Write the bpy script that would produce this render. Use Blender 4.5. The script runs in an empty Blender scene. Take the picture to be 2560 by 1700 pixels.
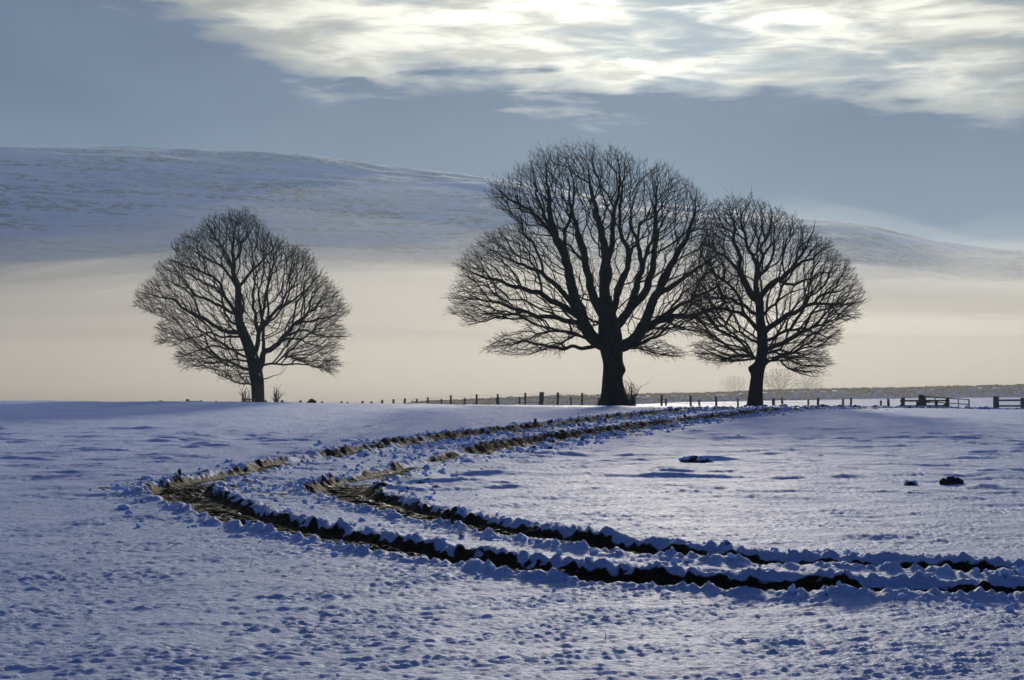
import bpy, math, random
import numpy as np
from mathutils import Vector

# ------------------------------------------------------------------ camera, sky, sun
scene = bpy.context.scene
col = scene.collection
F = 3600.0                 # focal length in photograph pixels (2560 wide)
CAM_H = 1.6
PITCH = math.atan(130 / F)
cam_data = bpy.data.cameras.new('camera')
cam_data.sensor_width = 36.0
cam_data.lens = F / 2560 * 36.0
cam_data.clip_start = 0.1
cam_data.clip_end = 20000
cam = bpy.data.objects.new('camera', cam_data)
cam.location = (0, 0, CAM_H)
cam.rotation_euler = (math.pi / 2 + PITCH, 0, 0)
col.objects.link(cam)
scene.camera = cam

SUN_EL, SUN_AZ = math.radians(14.0), math.radians(5.0)      # azimuth to the right of the view axis (+Y)
SUN_STRENGTH, SUN_ANGLE = 3.7, 6.0
HAZE_DENSITY = 0.00031
FOG_DENSITY = 0.0026
sun_data = bpy.data.lights.new('sun', 'SUN')
sun_data.energy = SUN_STRENGTH
sun_data.angle = math.radians(SUN_ANGLE)
sun_data.color = (1.0, 0.90, 0.74)
sun = bpy.data.objects.new('sun', sun_data)
sun_dir = Vector((math.sin(SUN_AZ) * math.cos(SUN_EL), math.cos(SUN_AZ) * math.cos(SUN_EL), math.sin(SUN_EL)))
sun.rotation_euler = sun_dir.to_track_quat('Z', 'Y').to_euler()
sun.location = (0, 0, 60)
col.objects.link(sun)

world = bpy.data.worlds.new('World')
scene.world = world
world.use_nodes = True


class NT:
    """tiny helper to write node graphs"""
    def __init__(self, tree):
        self.t = tree
        tree.nodes.clear()

    def n(self, kind, **kw):
        nd = self.t.nodes.new(kind)
        for k, v in kw.items():
            setattr(nd, k, v)
        return nd

    def put(self, sock, v):
        if isinstance(v, bpy.types.NodeSocket):
            self.t.links.new(v, sock)
        elif v is not None:
            sock.default_value = v

    def m(self, op, a, b=None, c=None, clamp=False):
        nd = self.n('ShaderNodeMath', operation=op, use_clamp=clamp)
        for i, v in enumerate((a, b, c)):
            self.put(nd.inputs[i], v)
        return nd.outputs[0]

    def mix(self, f, a, b, blend='MIX'):
        nd = self.n('ShaderNodeMix', data_type='RGBA', blend_type=blend)
        self.put(nd.inputs[0], f)
        for s, v in ((nd.inputs[6], a), (nd.inputs[7], b)):
            if isinstance(v, tuple):
                v = (*v[:3], 1)
            self.put(s, v)
        return nd.outputs[2]

    def smooth(self, v, lo, hi, a=0.0, b=1.0):
        nd = self.n('ShaderNodeMapRange', interpolation_type='SMOOTHSTEP')
        for s, q in zip(nd.inputs[:5], (v, lo, hi, a, b)):
            self.put(s, q)
        return nd.outputs[0]

    def noise(self, vec, scale, detail=5, rough=0.55, dist=0.0):
        nd = self.n('ShaderNodeTexNoise')
        self.put(nd.inputs['Vector'], vec)
        for k, v in (('Scale', scale), ('Detail', detail), ('Roughness', rough), ('Distortion', dist)):
            self.put(nd.inputs[k], v)
        return nd.outputs['Fac']

    def comb(self, x, y, z):
        nd = self.n('ShaderNodeCombineXYZ')
        for s, v in zip(nd.inputs, (x, y, z)):
            self.put(s, v)
        return nd.outputs[0]

    def curve(self, v, pts):
        nd = self.n('ShaderNodeFloatCurve')
        c = nd.mapping.curves[0]
        while len(c.points) < len(pts):
            c.points.new(0.5, 0.5)
        for p, (x, y) in zip(c.points, pts):
            p.location = (x, y)
        nd.mapping.update()
        self.put(nd.inputs['Value'], v)
        return nd.outputs[0]


def build_world():
    w = NT(world.node_tree)
    out = w.n('ShaderNodeOutputWorld')
    sky = w.n('ShaderNodeTexSky', sky_type='NISHITA')
    sky.sun_disc = False
    sky.sun_elevation = SUN_EL
    sky.sun_rotation = SUN_AZ
    sky.altitude = 200
    blue = w.mix(1.0, sky.outputs[0], (0.014, 0.034, 0.095), 'MULTIPLY')
    co = w.n('ShaderNodeTexCoord').outputs['Generated']
    sep = w.n('ShaderNodeSeparateXYZ')
    w.put(sep.inputs[0], co)
    x, y, z = sep.outputs
    zc = w.m('MAXIMUM', z, 0.0)
    el = w.m('ARCSINE', zc)
    az = w.m('ARCTAN2', x, y)
    # cloud coordinates: layered cloud, drawn out level
    p = w.comb(x, y, w.m('MULTIPLY', z, 3.6))
    p2 = w.comb(x, y, w.m('MULTIPLY', z, 2.2))
    p3 = w.comb(w.m('ADD', x, 4.0), y, w.m('MULTIPLY', z, 5.6))
    # angle from the sun
    dot = w.n('ShaderNodeVectorMath', operation='DOT_PRODUCT')
    w.put(dot.inputs[0], co)
    w.put(dot.inputs[1], tuple(sun_dir))
    ang = w.m('ARCCOSINE', w.m('MINIMUM', dot.outputs['Value'], 0.99999))
    glow = w.m('EXPONENT', w.m('MULTIPLY', w.m('POWER', w.m('DIVIDE', ang, math.radians(13)), 2.0), -1.0))
    glow2 = w.m('EXPONENT', w.m('MULTIPLY', w.m('DIVIDE', ang, math.radians(28)), -1.0))
    # edge of the low cloud deck against the broken cloud above it, in elevation, by azimuth
    azn = w.m('MULTIPLY_ADD', az, 1 / math.radians(80), 0.5, clamp=True)
    pts = []
    for px, py in ((-1500, -500), (0, -90), (430, -10), (620, 60), (850, 140), (1050, 190), (1300, 205), (1500, 232),
                   (1750, 246), (2000, 228), (2560, 245), (4000, 190)):
        a = math.atan((px - 1280) / F)
        pts.append((min(max(a / math.radians(80) + 0.5, 0.0), 1.0), math.atan((980 - py) / F) * 2))
    edge = w.m('MULTIPLY_ADD', w.curve(azn, pts), 0.5, -0.008)
    n_edge = w.noise(p2, 5.5, 5, 0.5, 0.2)
    n_fine = w.noise(p3, 17.0, 5, 0.55, 0.3)
    d_el = w.m('ADD', w.m('SUBTRACT', el, edge), w.m('MULTIPLY', w.m('SUBTRACT', n_edge, 0.5), 0.11))
    d_el = w.m('ADD', d_el, w.m('MULTIPLY', w.m('SUBTRACT', n_fine, 0.5), 0.075))
    opened = w.smooth(d_el, -0.010, 0.018)
    # broken, back-lit cloud
    streak = w.noise(p3, 10.0, 5, 0.52, 0.35)
    thick = w.smooth(streak, 0.45, 0.66)
    lit_amt = w.m('ADD', 0.15, w.m('ADD', w.m('MULTIPLY', glow, 0.58), w.m('MULTIPLY', glow2, 0.72)))
    lit_amt = w.m('MULTIPLY', lit_amt, w.smooth(n_fine, 0.34, 0.66, 1.30, 0.58))
    dark_amt = w.m('ADD', 0.08, w.m('ADD', w.m('MULTIPLY', glow, 0.16), w.m('MULTIPLY', glow2, 0.34)))
    lit = w.n('ShaderNodeVectorMath', operation='SCALE')
    lit.inputs[0].default_value = (1.0, 0.95, 0.80)
    w.put(lit.inputs['Scale'], lit_amt)
    drk = w.n('ShaderNodeVectorMath', operation='SCALE')
    drk.inputs[0].default_value = (0.86, 0.95, 1.0)
    w.put(drk.inputs['Scale'], dark_amt)
    cloud = w.mix(thick, lit.outputs[0], drk.outputs[0])
    # away from the sun the broken cloud lets blue sky through
    gap = w.m('MULTIPLY', w.smooth(ang, math.radians(20), math.radians(50)), w.smooth(streak, 0.66, 0.46, 0.55, 1.0))
    upper = w.mix(gap, cloud, blue)
    # low, even, slate blue deck
    n_low = w.noise(p2, 6.0, 5, 0.55, 0.2)
    deck = w.mix(w.smooth(n_low, 0.3, 0.7), (0.012, 0.040, 0.130), (0.054, 0.092, 0.195))
    deck = w.mix(w.smooth(el, 0.21, 0.07, 0.0, 0.25), deck, (0.17, 0.24, 0.33))
    deck = w.mix(w.m('ADD', w.m('MULTIPLY', glow2, 0.10), w.m('MULTIPLY', glow, 0.12)), deck, (0.42, 0.43, 0.45))
    deck = w.mix(w.smooth(ang, math.radians(32), math.radians(85), 0, 0.9), deck, (0.010, 0.042, 0.165))
    final = w.mix(opened, deck, upper)
    bg = w.n('ShaderNodeBackground')
    w.put(bg.inputs[0], final)
    bg.inputs[1].default_value = 1.0
    w.t.links.new(bg.outputs[0], out.inputs[0])


build_world()
scene.view_settings.view_transform = 'Standard'
scene.view_settings.look = 'None'
scene.view_settings.exposure = 0.13
scene.view_settings.gamma = 1.0
scene.render.engine = 'CYCLES'
scene.cycles.use_denoising = True
scene.cycles.max_bounces = 4
scene.cycles.volume_bounces = 0
scene.cycles.diffuse_bounces = 2
scene.cycles.use_adaptive_sampling = True
scene.cycles.adaptive_threshold = 0.008
scene.cycles.sample_clamp_indirect = 2.0
scene.cycles.sample_clamp_direct = 6.0

# ------------------------------------------------------------------ helpers
random.seed(7)
rng = np.random.default_rng(11)


def _h(ix, iy, seed):
    h = (ix.astype(np.int64) * 374761393 + iy.astype(np.int64) * 668265263 + seed * 1442695041) & 0xFFFFFFFF
    h = ((h ^ (h >> 13)) * 1274126177) & 0xFFFFFFFF
    return (h ^ (h >> 16)) & 0xFFFFFFFF


def vnoise(x, y, seed=0):
    """2-D gradient noise, about -1..1"""
    ix, iy = np.floor(x), np.floor(y)
    fx, fy = x - ix, y - iy
    ux, uy = fx * fx * fx * (fx * (fx * 6 - 15) + 10), fy * fy * fy * (fy * (fy * 6 - 15) + 10)
    r = []
    for dx in (0, 1):
        for dy in (0, 1):
            a = _h(ix + dx, iy + dy, seed).astype(np.float64) * (2 * math.pi / 4294967296.0)
            r.append(np.cos(a) * (fx - dx) + np.sin(a) * (fy - dy))
    a = r[0] + (r[2] - r[0]) * ux
    b = r[1] + (r[3] - r[1]) * ux
    return 1.5 * (a + (b - a) * uy)


def fbm(x, y, oct=4, seed=0, gain=0.5):
    s, a = 0, 1.0
    for i in range(oct):
        s = s + a * vnoise(x * 2 ** i + 17.3 * i, y * 2 ** i - 9.1 * i, seed + i)
        a *= gain
    return s


def sstep(x, lo, hi):
    t = np.clip((x - lo) / (hi - lo), 0, 1)
    return t * t * (3 - 2 * t)


def mesh_np(name, verts, faces, smooth=True):
    """faces: (n,3) or (n,4) int array"""
    me = bpy.data.meshes.new(name)
    verts = np.asarray(verts, np.float32)
    faces = np.asarray(faces, np.int32)
    k = faces.shape[1]
    me.vertices.add(len(verts))
    me.vertices.foreach_set('co', verts.ravel())
    me.loops.add(faces.size)
    me.loops.foreach_set('vertex_index', faces.ravel())
    me.polygons.add(len(faces))
    me.polygons.foreach_set('loop_start', np.arange(0, faces.size, k, dtype=np.int32))
    me.polygons.foreach_set('loop_total', np.full(len(faces), k, np.int32))
    me.polygons.foreach_set('use_smooth', np.full(len(faces), smooth, bool))
    me.update(calc_edges=True)
    me.validate()
    return me


def add_obj(name, me, mat=None, parent=None, loc=(0, 0, 0), rot=(0, 0, 0), scale=None, **props):
    o = bpy.data.objects.new(name, me)
    col.objects.link(o)
    o.location = loc
    o.rotation_euler = rot
    if scale is not None:
        o.scale = scale
    if mat is not None and me is not None and len(me.materials) == 0:
        me.materials.append(mat)
    if parent is not None:
        o.parent = parent
    for k, v in props.items():
        o[k] = v
    return o


def empty(name, loc, label, category, group=None):
    o = add_obj(name, None, loc=loc, label=label, category=category)
    o.empty_display_size = 0.2
    if group:
        o['group'] = group
    return o


def ray(px, py):
    u, v = (px - 1280) / F, (850 - py) / F
    return np.array([u, math.cos(PITCH) - v * math.sin(PITCH), math.sin(PITCH) + v * math.cos(PITCH)])


def at(px, py, Y):
    d = ray(px, py)
    t = Y / d[1]
    return np.array([d[0] * t, Y, CAM_H + d[2] * t])


# ------------------------------------------------------------------ terrain shape
UC = [-400, 0, 600, 1000, 1350, 1700, 2200, 2560, 2960]
ROWS = {0: [0] * 9, 45: [0] * 9,
        70: [.29, .28, .25, .22, .20, .17, .13, .08, .05],
        100: [1.0, .975, .864, .753, .642, .58, .46, .32, .25],
        125: [-.5, -.5, -.4, -.2, .1, .25, .22, .15, .1],
        165: [-1.6, -1.5, -1.4, -1.0, -.2, .45, .9, 1.1, 1.3],
        230: [-2.2, -2.2, -2, -1.6, -.6, .4, 1.2, 1.5, 1.7],
        400: [-3] * 9, 20000: [-3] * 9}
YS = np.array(sorted(ROWS), float)
ZT = np.array([ROWS[k] for k in sorted(ROWS)], float)


def base_z(x, y):
    x, y = np.atleast_1d(np.asarray(x, float)), np.atleast_1d(np.asarray(y, float))
    ys = np.maximum(y, 1e-3)
    u = np.clip(1280 + F * x / np.maximum(ys, 1.0), -400, 2960)
    zt = np.array([np.interp(u, UC, ZT[i]) for i in range(len(YS))])
    top = len(YS) - 1
    k = np.clip(np.searchsorted(YS, ys, side='right') - 1, 0, top - 1)
    take = lambda i: np.take_along_axis(zt, np.clip(i, 0, top)[None], 0)[0]

    def slope(i):
        i = np.clip(i, 0, top)
        a, b = np.clip(i - 1, 0, top), np.clip(i + 1, 0, top)
        dl = (take(i) - take(a)) / np.maximum(YS[i] - YS[a], 1e-6)
        dr = (take(b) - take(i)) / np.maximum(YS[b] - YS[i], 1e-6)
        p = dl * dr
        return np.where(p > 0, 2 * p / np.where(np.abs(dl + dr) < 1e-9, 1, dl + dr), 0.0)
    h = YS[k + 1] - YS[k]
    t = np.clip((ys - YS[k]) / h, 0, 1)
    return ((2 * t ** 3 - 3 * t * t + 1) * take(k) + (t ** 3 - 2 * t * t + t) * h * slope(k)
            + (-2 * t ** 3 + 3 * t * t) * take(k + 1) + (t ** 3 - t * t) * h * slope(k + 1))


def swell(x, y):
    f = sstep(np.hypot(x, y), 4, 10) * (1 - sstep(y, 300, 600))
    return f * (0.030 * fbm(x * 0.22, y * 0.22, 3, 5) + 0.022 * fbm(x * 0.8 + 3, y * 0.55, 2, 9) * (1 - 0.6 * sstep(y, 60, 100)))


# drifts and low mounds seen in the field: px, py, half length m, half width m, height m
DRIFTS = [(1830, 1097, 1.0, .25, .07), (1980, 1096, 1.1, .22, .06), (2110, 1098, 1.2, .25, .07), (2240, 1096, .9, .2, .05), (2380, 1097, 1.1, .2, .05),
          (2120, 1084, 1.8, .4, .06), (1770, 1152, .55, .28, .11), (1560, 1157, .5, .15, .04), (2030, 1153, .38, .2, .06),
          (2280, 1233, .35, .14, .04), (2450, 1222, .35, .14, .05), (2470, 1197, .5, .2, .04), (640, 1100, .9, .35, .08),
          (480, 1103, 1.4, .35, .07), (580, 1106, 1.0, .3, .05), (500, 1096, .7, .25, .05), (505, 1115, .35, .2, .09),
          (680, 1115, .9, .25, .06), (720, 1112, .5, .2, .06), (470, 1143, .9, .25, .06), (420, 1158, .8, .2, .05),
          (1300, 1186, .9, .3, .04), (1450, 1187, .9, .3, .04), (1900, 1118, 1.6, .3, .05), (2150, 1118, 1.3, .3, .04),
          (30, 1100, 1.2, .3, .05), (250, 1105, 1.2, .3, .05), (150, 1140, .7, .25, .04), (2300, 1190, .9, .25, .05),
          (1700, 1290, .5, .2, .04), (2480, 1260, .5, .2, .05), (2200, 1340, .4, .16, .04), (330, 1300, .35, .15, .04)]


def hit(px, py):
    d = ray(px, py)
    D = np.geomspace(4, 130, 3000)
    t = D / d[1]
    b = np.where(CAM_H + d[2] * t < base_z(d[0] * t, D))[0]
    i = b[0] if len(b) else -1
    return d[0] * t[i], D[i]


DRIFT_XY = [(*hit(p[0], p[1]), *p[2:]) for p in DRIFTS]


def drift_z(x, y):
    z = np.zeros_like(x)
    for dx, dy, a, b, h in DRIFT_XY:
        m = (np.abs(x - dx) < 3 * a) & (np.abs(y - dy) < 4 * b)
        if m.any():
            v = (y[m] - dy) / b
            wob = 0.35 * fbm((x[m] - dx) / a * 1.7, v * 0.4, 2, 31)
            v = v + wob
            z[m] += h * np.exp(-((x[m] - dx) / a) ** 2) * np.where(v < 0, np.exp(-(v * 1.5) ** 2), np.exp(-(v * 0.7) ** 2))
    return z


def ground_z(x, y):
    x, y = np.atleast_1d(np.asarray(x, float)), np.atleast_1d(np.asarray(y, float))
    return base_z(x, y) + swell(x, y) + drift_z(x, y)


def gz(x, y):
    return float(ground_z(x, y)[0])


def catmull(P, step):
    P = np.asarray(P, float)
    P = np.vstack([2 * P[0] - P[1], P, 2 * P[-1] - P[-2]])
    out = []
    for i in range(1, len(P) - 2):
        t = np.linspace(0, 1, 24, endpoint=False)[:, None]
        p0, p1, p2, p3 = P[i - 1:i + 3]
        out.append(0.5 * (2 * p1 + (p2 - p0) * t + (2 * p0 - 5 * p1 + 4 * p2 - p3) * t ** 2 + (3 * p1 - p0 - 3 * p2 + p3) * t ** 3))
    out = np.vstack(out + [P[-2][None]])
    L = np.r_[0, np.cumsum(np.linalg.norm(np.diff(out, axis=0), axis=1))]
    n = max(2, int(L[-1] / step) + 1)
    s = np.linspace(0, L[-1], n)
    return np.stack([np.interp(s, L, out[:, k]) for k in range(P.shape[1])], 1)


OUTER_PX = [(3300, 1520), (2900, 1505), (2560, 1490), (2207, 1482), (1887, 1467), (1513, 1441), (1300, 1420), (1000, 1377), (843, 1347), (673, 1313),
            (546, 1275), (487, 1250), (449, 1232), (470, 1215), (530, 1200), (614, 1182), (716, 1160), (843, 1139),
            (928, 1126), (1076, 1101), (1182, 1087), (1290, 1075), (1396, 1063), (1502, 1050), (1608, 1038), (1693, 1029),
            (1777, 1022)]
INNER_PX = [(3300, 1462), (2900, 1445), (2560, 1431), (2207, 1418), (1994, 1407), (1759, 1389), (1540, 1367), (1380, 1347), (1250, 1326), (1097, 1296),
            (991, 1271), (906, 1246), (850, 1228), (870, 1210), (919, 1199), (991, 1178), (1097, 1152), (1185, 1135),
            (1290, 1114), (1396, 1097), (1523, 1079), (1650, 1061), (1735, 1051), (1799, 1043), (1905, 1030), (1968, 1024)]
RUTS = []
for pts in (OUTER_PX, INNER_PX):
    P = np.array([hit(*p) for p in pts])
    d = P[-1] - P[-2]
    P = np.vstack([P, P[-1] + d / np.linalg.norm(d) * 9 + np.array([4.0, 0])])
    C = catmull(P, 0.08)
    for _ in range(12):
        C[1:-1] = (C[:-2] + 2 * C[1:-1] + C[2:]) / 4
    RUTS.append(C)


def rut_coords(x, y):
    """nearest rut, arc length and signed lateral distance for every point"""
    best = np.full(x.shape, 9.0)
    S = np.zeros_like(x)
    R = np.zeros(x.shape, np.int8)
    other = np.full(x.shape, 9.0)
    for k, C in enumerate(RUTS):
        dk = np.full(x.shape, 9.0)
        sk = np.zeros_like(x)
        T = np.gradient(C, axis=0)
        T /= np.linalg.norm(T, axis=1)[:, None]
        for i in range(0, len(C), 30):
            c, t = C[i:i + 31], T[i:i + 31]
            lo, hi = c.min(0) - 2.6, c.max(0) + 2.6
            m = np.where((x > lo[0]) & (x < hi[0]) & (y > lo[1]) & (y < hi[1]))[0]
            for j in range(0, len(m), 40000):
                q = m[j:j + 40000]
                dx, dy = x[q][:, None] - c[None, :, 0], y[q][:, None] - c[None, :, 1]
                b = (dx * dx + dy * dy).argmin(1)
                ar = np.arange(len(q))
                ddx, ddy = dx[ar, b], dy[ar, b]
                dist = np.hypot(ddx, ddy)
                lat = dist * np.sign(t[b, 0] * ddy - t[b, 1] * ddx)
                g = dist < np.abs(dk[q])
                dk[q[g]] = lat[g]
                sk[q[g]] = (i + b[g]) * 0.08
        g = np.abs(dk) < np.abs(best)
        other = np.where(g, best, np.minimum(np.abs(other), np.abs(dk)))
        best = np.where(g, dk, best)
        S = np.where(g, sk, S)
        R = np.where(g, k, R).astype(np.int8)
    return best, S, R, other


def rut_profile(x, y, d, s, k):
    """height offset from the wheel ruts and the share of bare mud"""
    far = sstep(y, 26, 55)
    scale = 1 + 0.55 * far
    a = np.abs(d) / scale
    seed = 40
    wob = 0.06 * fbm(s * 0.9 + 7 * k, s * 0 + k, 2, seed)
    a = a + wob
    a = a / (1 + 0.30 * np.exp(-((y - 24.0) / 4.0) ** 2))
    fade = 1 - sstep(y, 96, 104)
    # blown-in snow that fills the rut here and there, mostly beyond the bend
    fil = fbm(s * 0.28 + 31 * k, s * 0 + 3.3, 2, 77)
    bend = np.exp(-((x + 4.6) / .9) ** 2 - ((y - 26.6) / 1.5) ** 2) + np.exp(-((x + 2.2) / .7) ** 2 - ((y - 26.4) / 1.6) ** 2)
    fill = np.clip(sstep(fil, 0.05, 0.45) * sstep(y, 27, 33) * 0.8 + bend * 1.3, 0, 1)
    floor = -0.075 * (1 + .5 * far) * (1 - 0.6 * fill)
    lug = (0.030 + .022 * vnoise(s * 1.3, a * 3, 66)) * np.sin(2 * math.pi * s / 0.29 + 9 * np.abs(d) + 1.6 * vnoise(s * .9, a * 4, 67)) * (1 - fill)
    fq = 1 - .30 * far
    wx, wy = x + .10 * vnoise(x * 2.7, y * 2.7, 57), y + .10 * vnoise(x * 2.7 + 9, y * 2.7, 58)
    lump = np.abs(vnoise(wx * 2.3 * fq, wy * 2.3 * fq, 51)) * 2.0 - .35
    lump2 = np.abs(vnoise(wx * 6.1 * fq, wy * 6.1 * fq, 52)) * 2.0 - .35
    lump4 = np.abs(vnoise(wx * 14 * fq, wy * 14 * fq, 54)) * 2.0 - .35
    lump3 = vnoise(x * 1.1, y * 1.1, 53)
    vary = np.clip(0.95 + 0.75 * vnoise(s * 0.42, s * 0 + 3.7 * k + 1.9 * np.sign(d), 59) + .35 * vnoise(s * 1.7, s * 0 + 2.2 * k + 1.1 * np.sign(d), 60), .35, 1.9)
    crest = (0.036 + 0.024 * lump + 0.026 * lump2 + 0.017 * lump4) * vary * (1 + 0.75 * far)
    edge = .060 * fbm(x * 1.7, y * 1.7, 4, 71, .6)
    wall = sstep(a + edge, 0.29, 0.49)
    outer = np.exp(-(np.maximum(a - 0.48, 0) / 0.13) ** 2)
    groove = 0.004 * np.sin(2 * math.pi * s / 0.17 + 9 * a + 3 * lump3) * sstep(a, .25, .33) * (1 - sstep(a, .46, .55))
    rough = 0.5 + 0.5 * vnoise(s * 0.35, s * 0 + 5 * k + np.sign(d), 61)
    skirt = 0.030 * np.exp(-(np.maximum(a - 0.55, 0) / 0.26) ** 2) * np.clip(lump2 * 0.6 + lump * 0.6, 0, 1) * (0.4 + rough)
    lug = lug * (1 - sstep(a, .20, .31))
    z = (floor + lug) * (1 - wall) + crest * wall * outer + skirt * wall + groove
    z *= fade
    nz = fbm(x * 2.2, y * 2.2, 3, 90)
    inner = 1 - sstep(a + 0.05 * nz, 0.30 + 0.06 * far, 0.42 + 0.05 * far)
    mud = inner * (1 - sstep(fill + 0.25 * nz, 0.35, 0.6))
    streak = vnoise(s * 1.9 + 1.5 * vnoise(s * .8, s * 0 + 4, 95) - 6 * a, a * 2 + 20, 93)
    # the rut flank that rises from the mud keeps smears of earth
    flank = sstep(a, .28, .34) * (1 - sstep(a + .08 * nz - .14 * far - .05 * (1 - sstep(x, 0, 3)), .37, .46)) * sstep(0.16 * streak + 0.9 * nz + 0.45 * far - .20 * sstep(x, 0, 3.5), -0.40, 0.10) * (1 - fill * .7)
    mud = np.maximum(mud, flank * (0.75 + .25 * far))
    bnd = np.exp(-((y - 24.5) / 3.5) ** 2)
    spots = sstep(fbm(x * 2.9, y * 2.9, 3, 97) - 0.16 * np.maximum(a - .5, 0), 0.62 - .55 * far - .42 * bnd, 0.76 - .50 * far - .42 * bnd) * (1 - sstep(a, .7 + .3 * far + .15 * bnd, 1.05 + .4 * far + .2 * bnd)) * np.clip(0.25 + .75 * far + .75 * bnd, 0, 1)
    wet = (1 - sstep(a, .22, .33)) * fade
    mud = np.maximum(mud, spots) * fade
    return z, mud, wet


# ------------------------------------------------------------------ materials
def mat_new(name):
    m = bpy.data.materials.new(name)
    m.use_nodes = True
    return m, NT(m.node_tree)


def principled(t, color, rough, normal=None, spec=0.4):
    b = t.n('ShaderNodeBsdfPrincipled')
    if isinstance(color, tuple):
        color = (*color[:3], 1)
    t.put(b.inputs['Base Color'], color)
    t.put(b.inputs['Roughness'], rough)
    t.put(b.inputs['Specular IOR Level'], spec)
    if normal is not None:
        t.put(b.inputs['Normal'], normal)
    o = t.n('ShaderNodeOutputMaterial')
    t.t.links.new(b.outputs[0], o.inputs[0])
    return b


def bump(t, h, strength, dist):
    b = t.n('ShaderNodeBump')
    t.put(b.inputs['Height'], h)
    b.inputs['Strength'].default_value = strength
    b.inputs['Distance'].default_value = dist
    return b.outputs[0]


SNOW_COL = (0.57, 0.715, 0.97)


def snow_ground_material():
    m, t = mat_new('field_snow')
    pos = t.n('ShaderNodeNewGeometry').outputs['Position']
    att = t.n('ShaderNodeAttribute', attribute_name='mud').outputs['Fac']
    mp = t.n('ShaderNodeMapping')
    t.put(mp.inputs[0], pos)
    mp.inputs['Scale'].default_value = (0.48, 1.45, 1.0)
    mp.inputs['Rotation'].default_value = (0, 0, -0.25)
    n1 = t.noise(mp.outputs[0], 17, 6, 0.68)
    n2 = t.noise(mp.outputs[0], 70, 3, 0.7)
    n3 = t.noise(pos, 1.3, 3, 0.5)
    snow = t.mix(t.smooth(n3, 0.3, 0.7), SNOW_COL, (0.55, 0.685, 0.95))
    mudc = t.mix(t.smooth(n1, 0.35, 0.65), (0.006, 0.004, 0.002), (0.024, 0.016, 0.008))
    msk = t.smooth(t.m('ADD', att, t.m('MULTIPLY', t.m('SUBTRACT', n1, 0.5), 0.50)), 0.30, 0.48)
    c = t.mix(msk, snow, mudc)
    wa = t.n('ShaderNodeAttribute', attribute_name='wet').outputs['Fac']
    pud = t.m('MULTIPLY', t.m('MULTIPLY', t.smooth(t.noise(pos, 7.0, 5, 0.65), 0.53, 0.62), wa), msk)
    r = t.m('MULTIPLY_ADD', pud, -0.48, 0.66)
    h = t.m('ADD', t.m('MULTIPLY', n1, 0.70), t.m('MULTIPLY', n2, 0.30))
    nr = bump(t, h, 1.0, 0.085)
    principled(t, c, r, nr, t.m('ADD', t.m('MULTIPLY_ADD', pud, 0.42, 0.20), t.m('MULTIPLY', msk, -0.17)))
    return m


def hill_material():
    m, t = mat_new('hill_snow')
    pos = t.n('ShaderNodeNewGeometry').outputs['Position']
    mp = t.n('ShaderNodeMapping')
    t.put(mp.inputs[0], pos)
    mp.inputs['Scale'].default_value = (0.0042, 0.0042, 0.020)
    mp.inputs['Rotation'].default_value = (0, 0.05, 0)
    big = t.noise(mp.outputs[0], 1.0, 4, 0.55, 0.5)
    mp2 = t.n('ShaderNodeMapping')
    t.put(mp2.inputs[0], pos)
    mp2.inputs['Scale'].default_value = (0.10, 0.10, 0.24)
    fine = t.noise(mp2.outputs[0], 1.0, 7, 0.78)
    mp3 = t.n('ShaderNodeMapping')
    t.put(mp3.inputs[0], pos)
    mp3.inputs['Scale'].default_value = (0.0022, 0.004, 0.045)
    mp3.inputs['Rotation'].default_value = (0, 0.075, 0)
    line = t.noise(mp3.outputs[0], 1.0, 3, 0.5, 0.6)
    band = t.m('SUBTRACT', 1.0, t.m('MULTIPLY', t.m('ABSOLUTE', t.m('SUBTRACT', line, 0.5)), 22.0), clamp=True)
    patch = t.smooth(big, 0.46, 0.66)
    d = t.m('MULTIPLY', t.smooth(fine, 0.43, 0.56), t.m('ADD', t.m('MULTIPLY', patch, 0.8), t.m('MULTIPLY', band, 0.9)), clamp=True)
    d = t.m('ADD', d, t.m('MULTIPLY', t.smooth(fine, 0.48, 0.62), 0.22), clamp=True)
    c = t.mix(d, (0.88, 0.91, 0.93), (0.03, 0.03, 0.03))
    principled(t, c, 0.8, None, 0.2)
    return m


def bark_material(name, a, b):
    m, t = mat_new(name)
    tc = t.n('ShaderNodeTexCoord').outputs['Object']
    mp = t.n('ShaderNodeMapping')
    t.put(mp.inputs[0], tc)
    mp.inputs['Scale'].default_value = (6, 6, 1.6)
    n = t.noise(mp.outputs[0], 1.5, 6, 0.65)
    c = t.mix(t.smooth(n, 0.35, 0.68), a, b)
    principled(t, c, 0.9, bump(t, n, 0.7, 0.03), 0.15)
    return m


def wood_material(name, a, b):
    m, t = mat_new(name)
    tc = t.n('ShaderNodeTexCoord').outputs['Object']
    mp = t.n('ShaderNodeMapping')
    t.put(mp.inputs[0], tc)
    mp.inputs['Scale'].default_value = (14, 14, 1.2)
    n = t.noise(mp.outputs[0], 1.5, 5, 0.6)
    inf = t.n('ShaderNodeObjectInfo').outputs['Random']
    c = t.mix(t.m('ADD', t.m('MULTIPLY', n, 0.7), t.m('MULTIPLY', inf, 0.3)), a, b)
    principled(t, c, 0.85, bump(t, n, 0.5, 0.01), 0.2)
    return m


def stone_material():
    m, t = mat_new('wall_stone')
    geo = t.n('ShaderNodeNewGeometry')
    n = t.noise(geo.outputs['Position'], 3.0, 6, 0.65)
    inf = t.n('ShaderNodeObjectInfo').outputs['Random']
    f = t.m('ADD', t.m('MULTIPLY', n, 0.75), t.m('MULTIPLY', inf, 0.3))
    c = t.mix(t.smooth(f, 0.3, 0.8), (0.085, 0.065, 0.038), (0.22, 0.18, 0.12))
    principled(t, c, 0.9, bump(t, n, 0.8, 0.03), 0.2)
    return m


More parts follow.
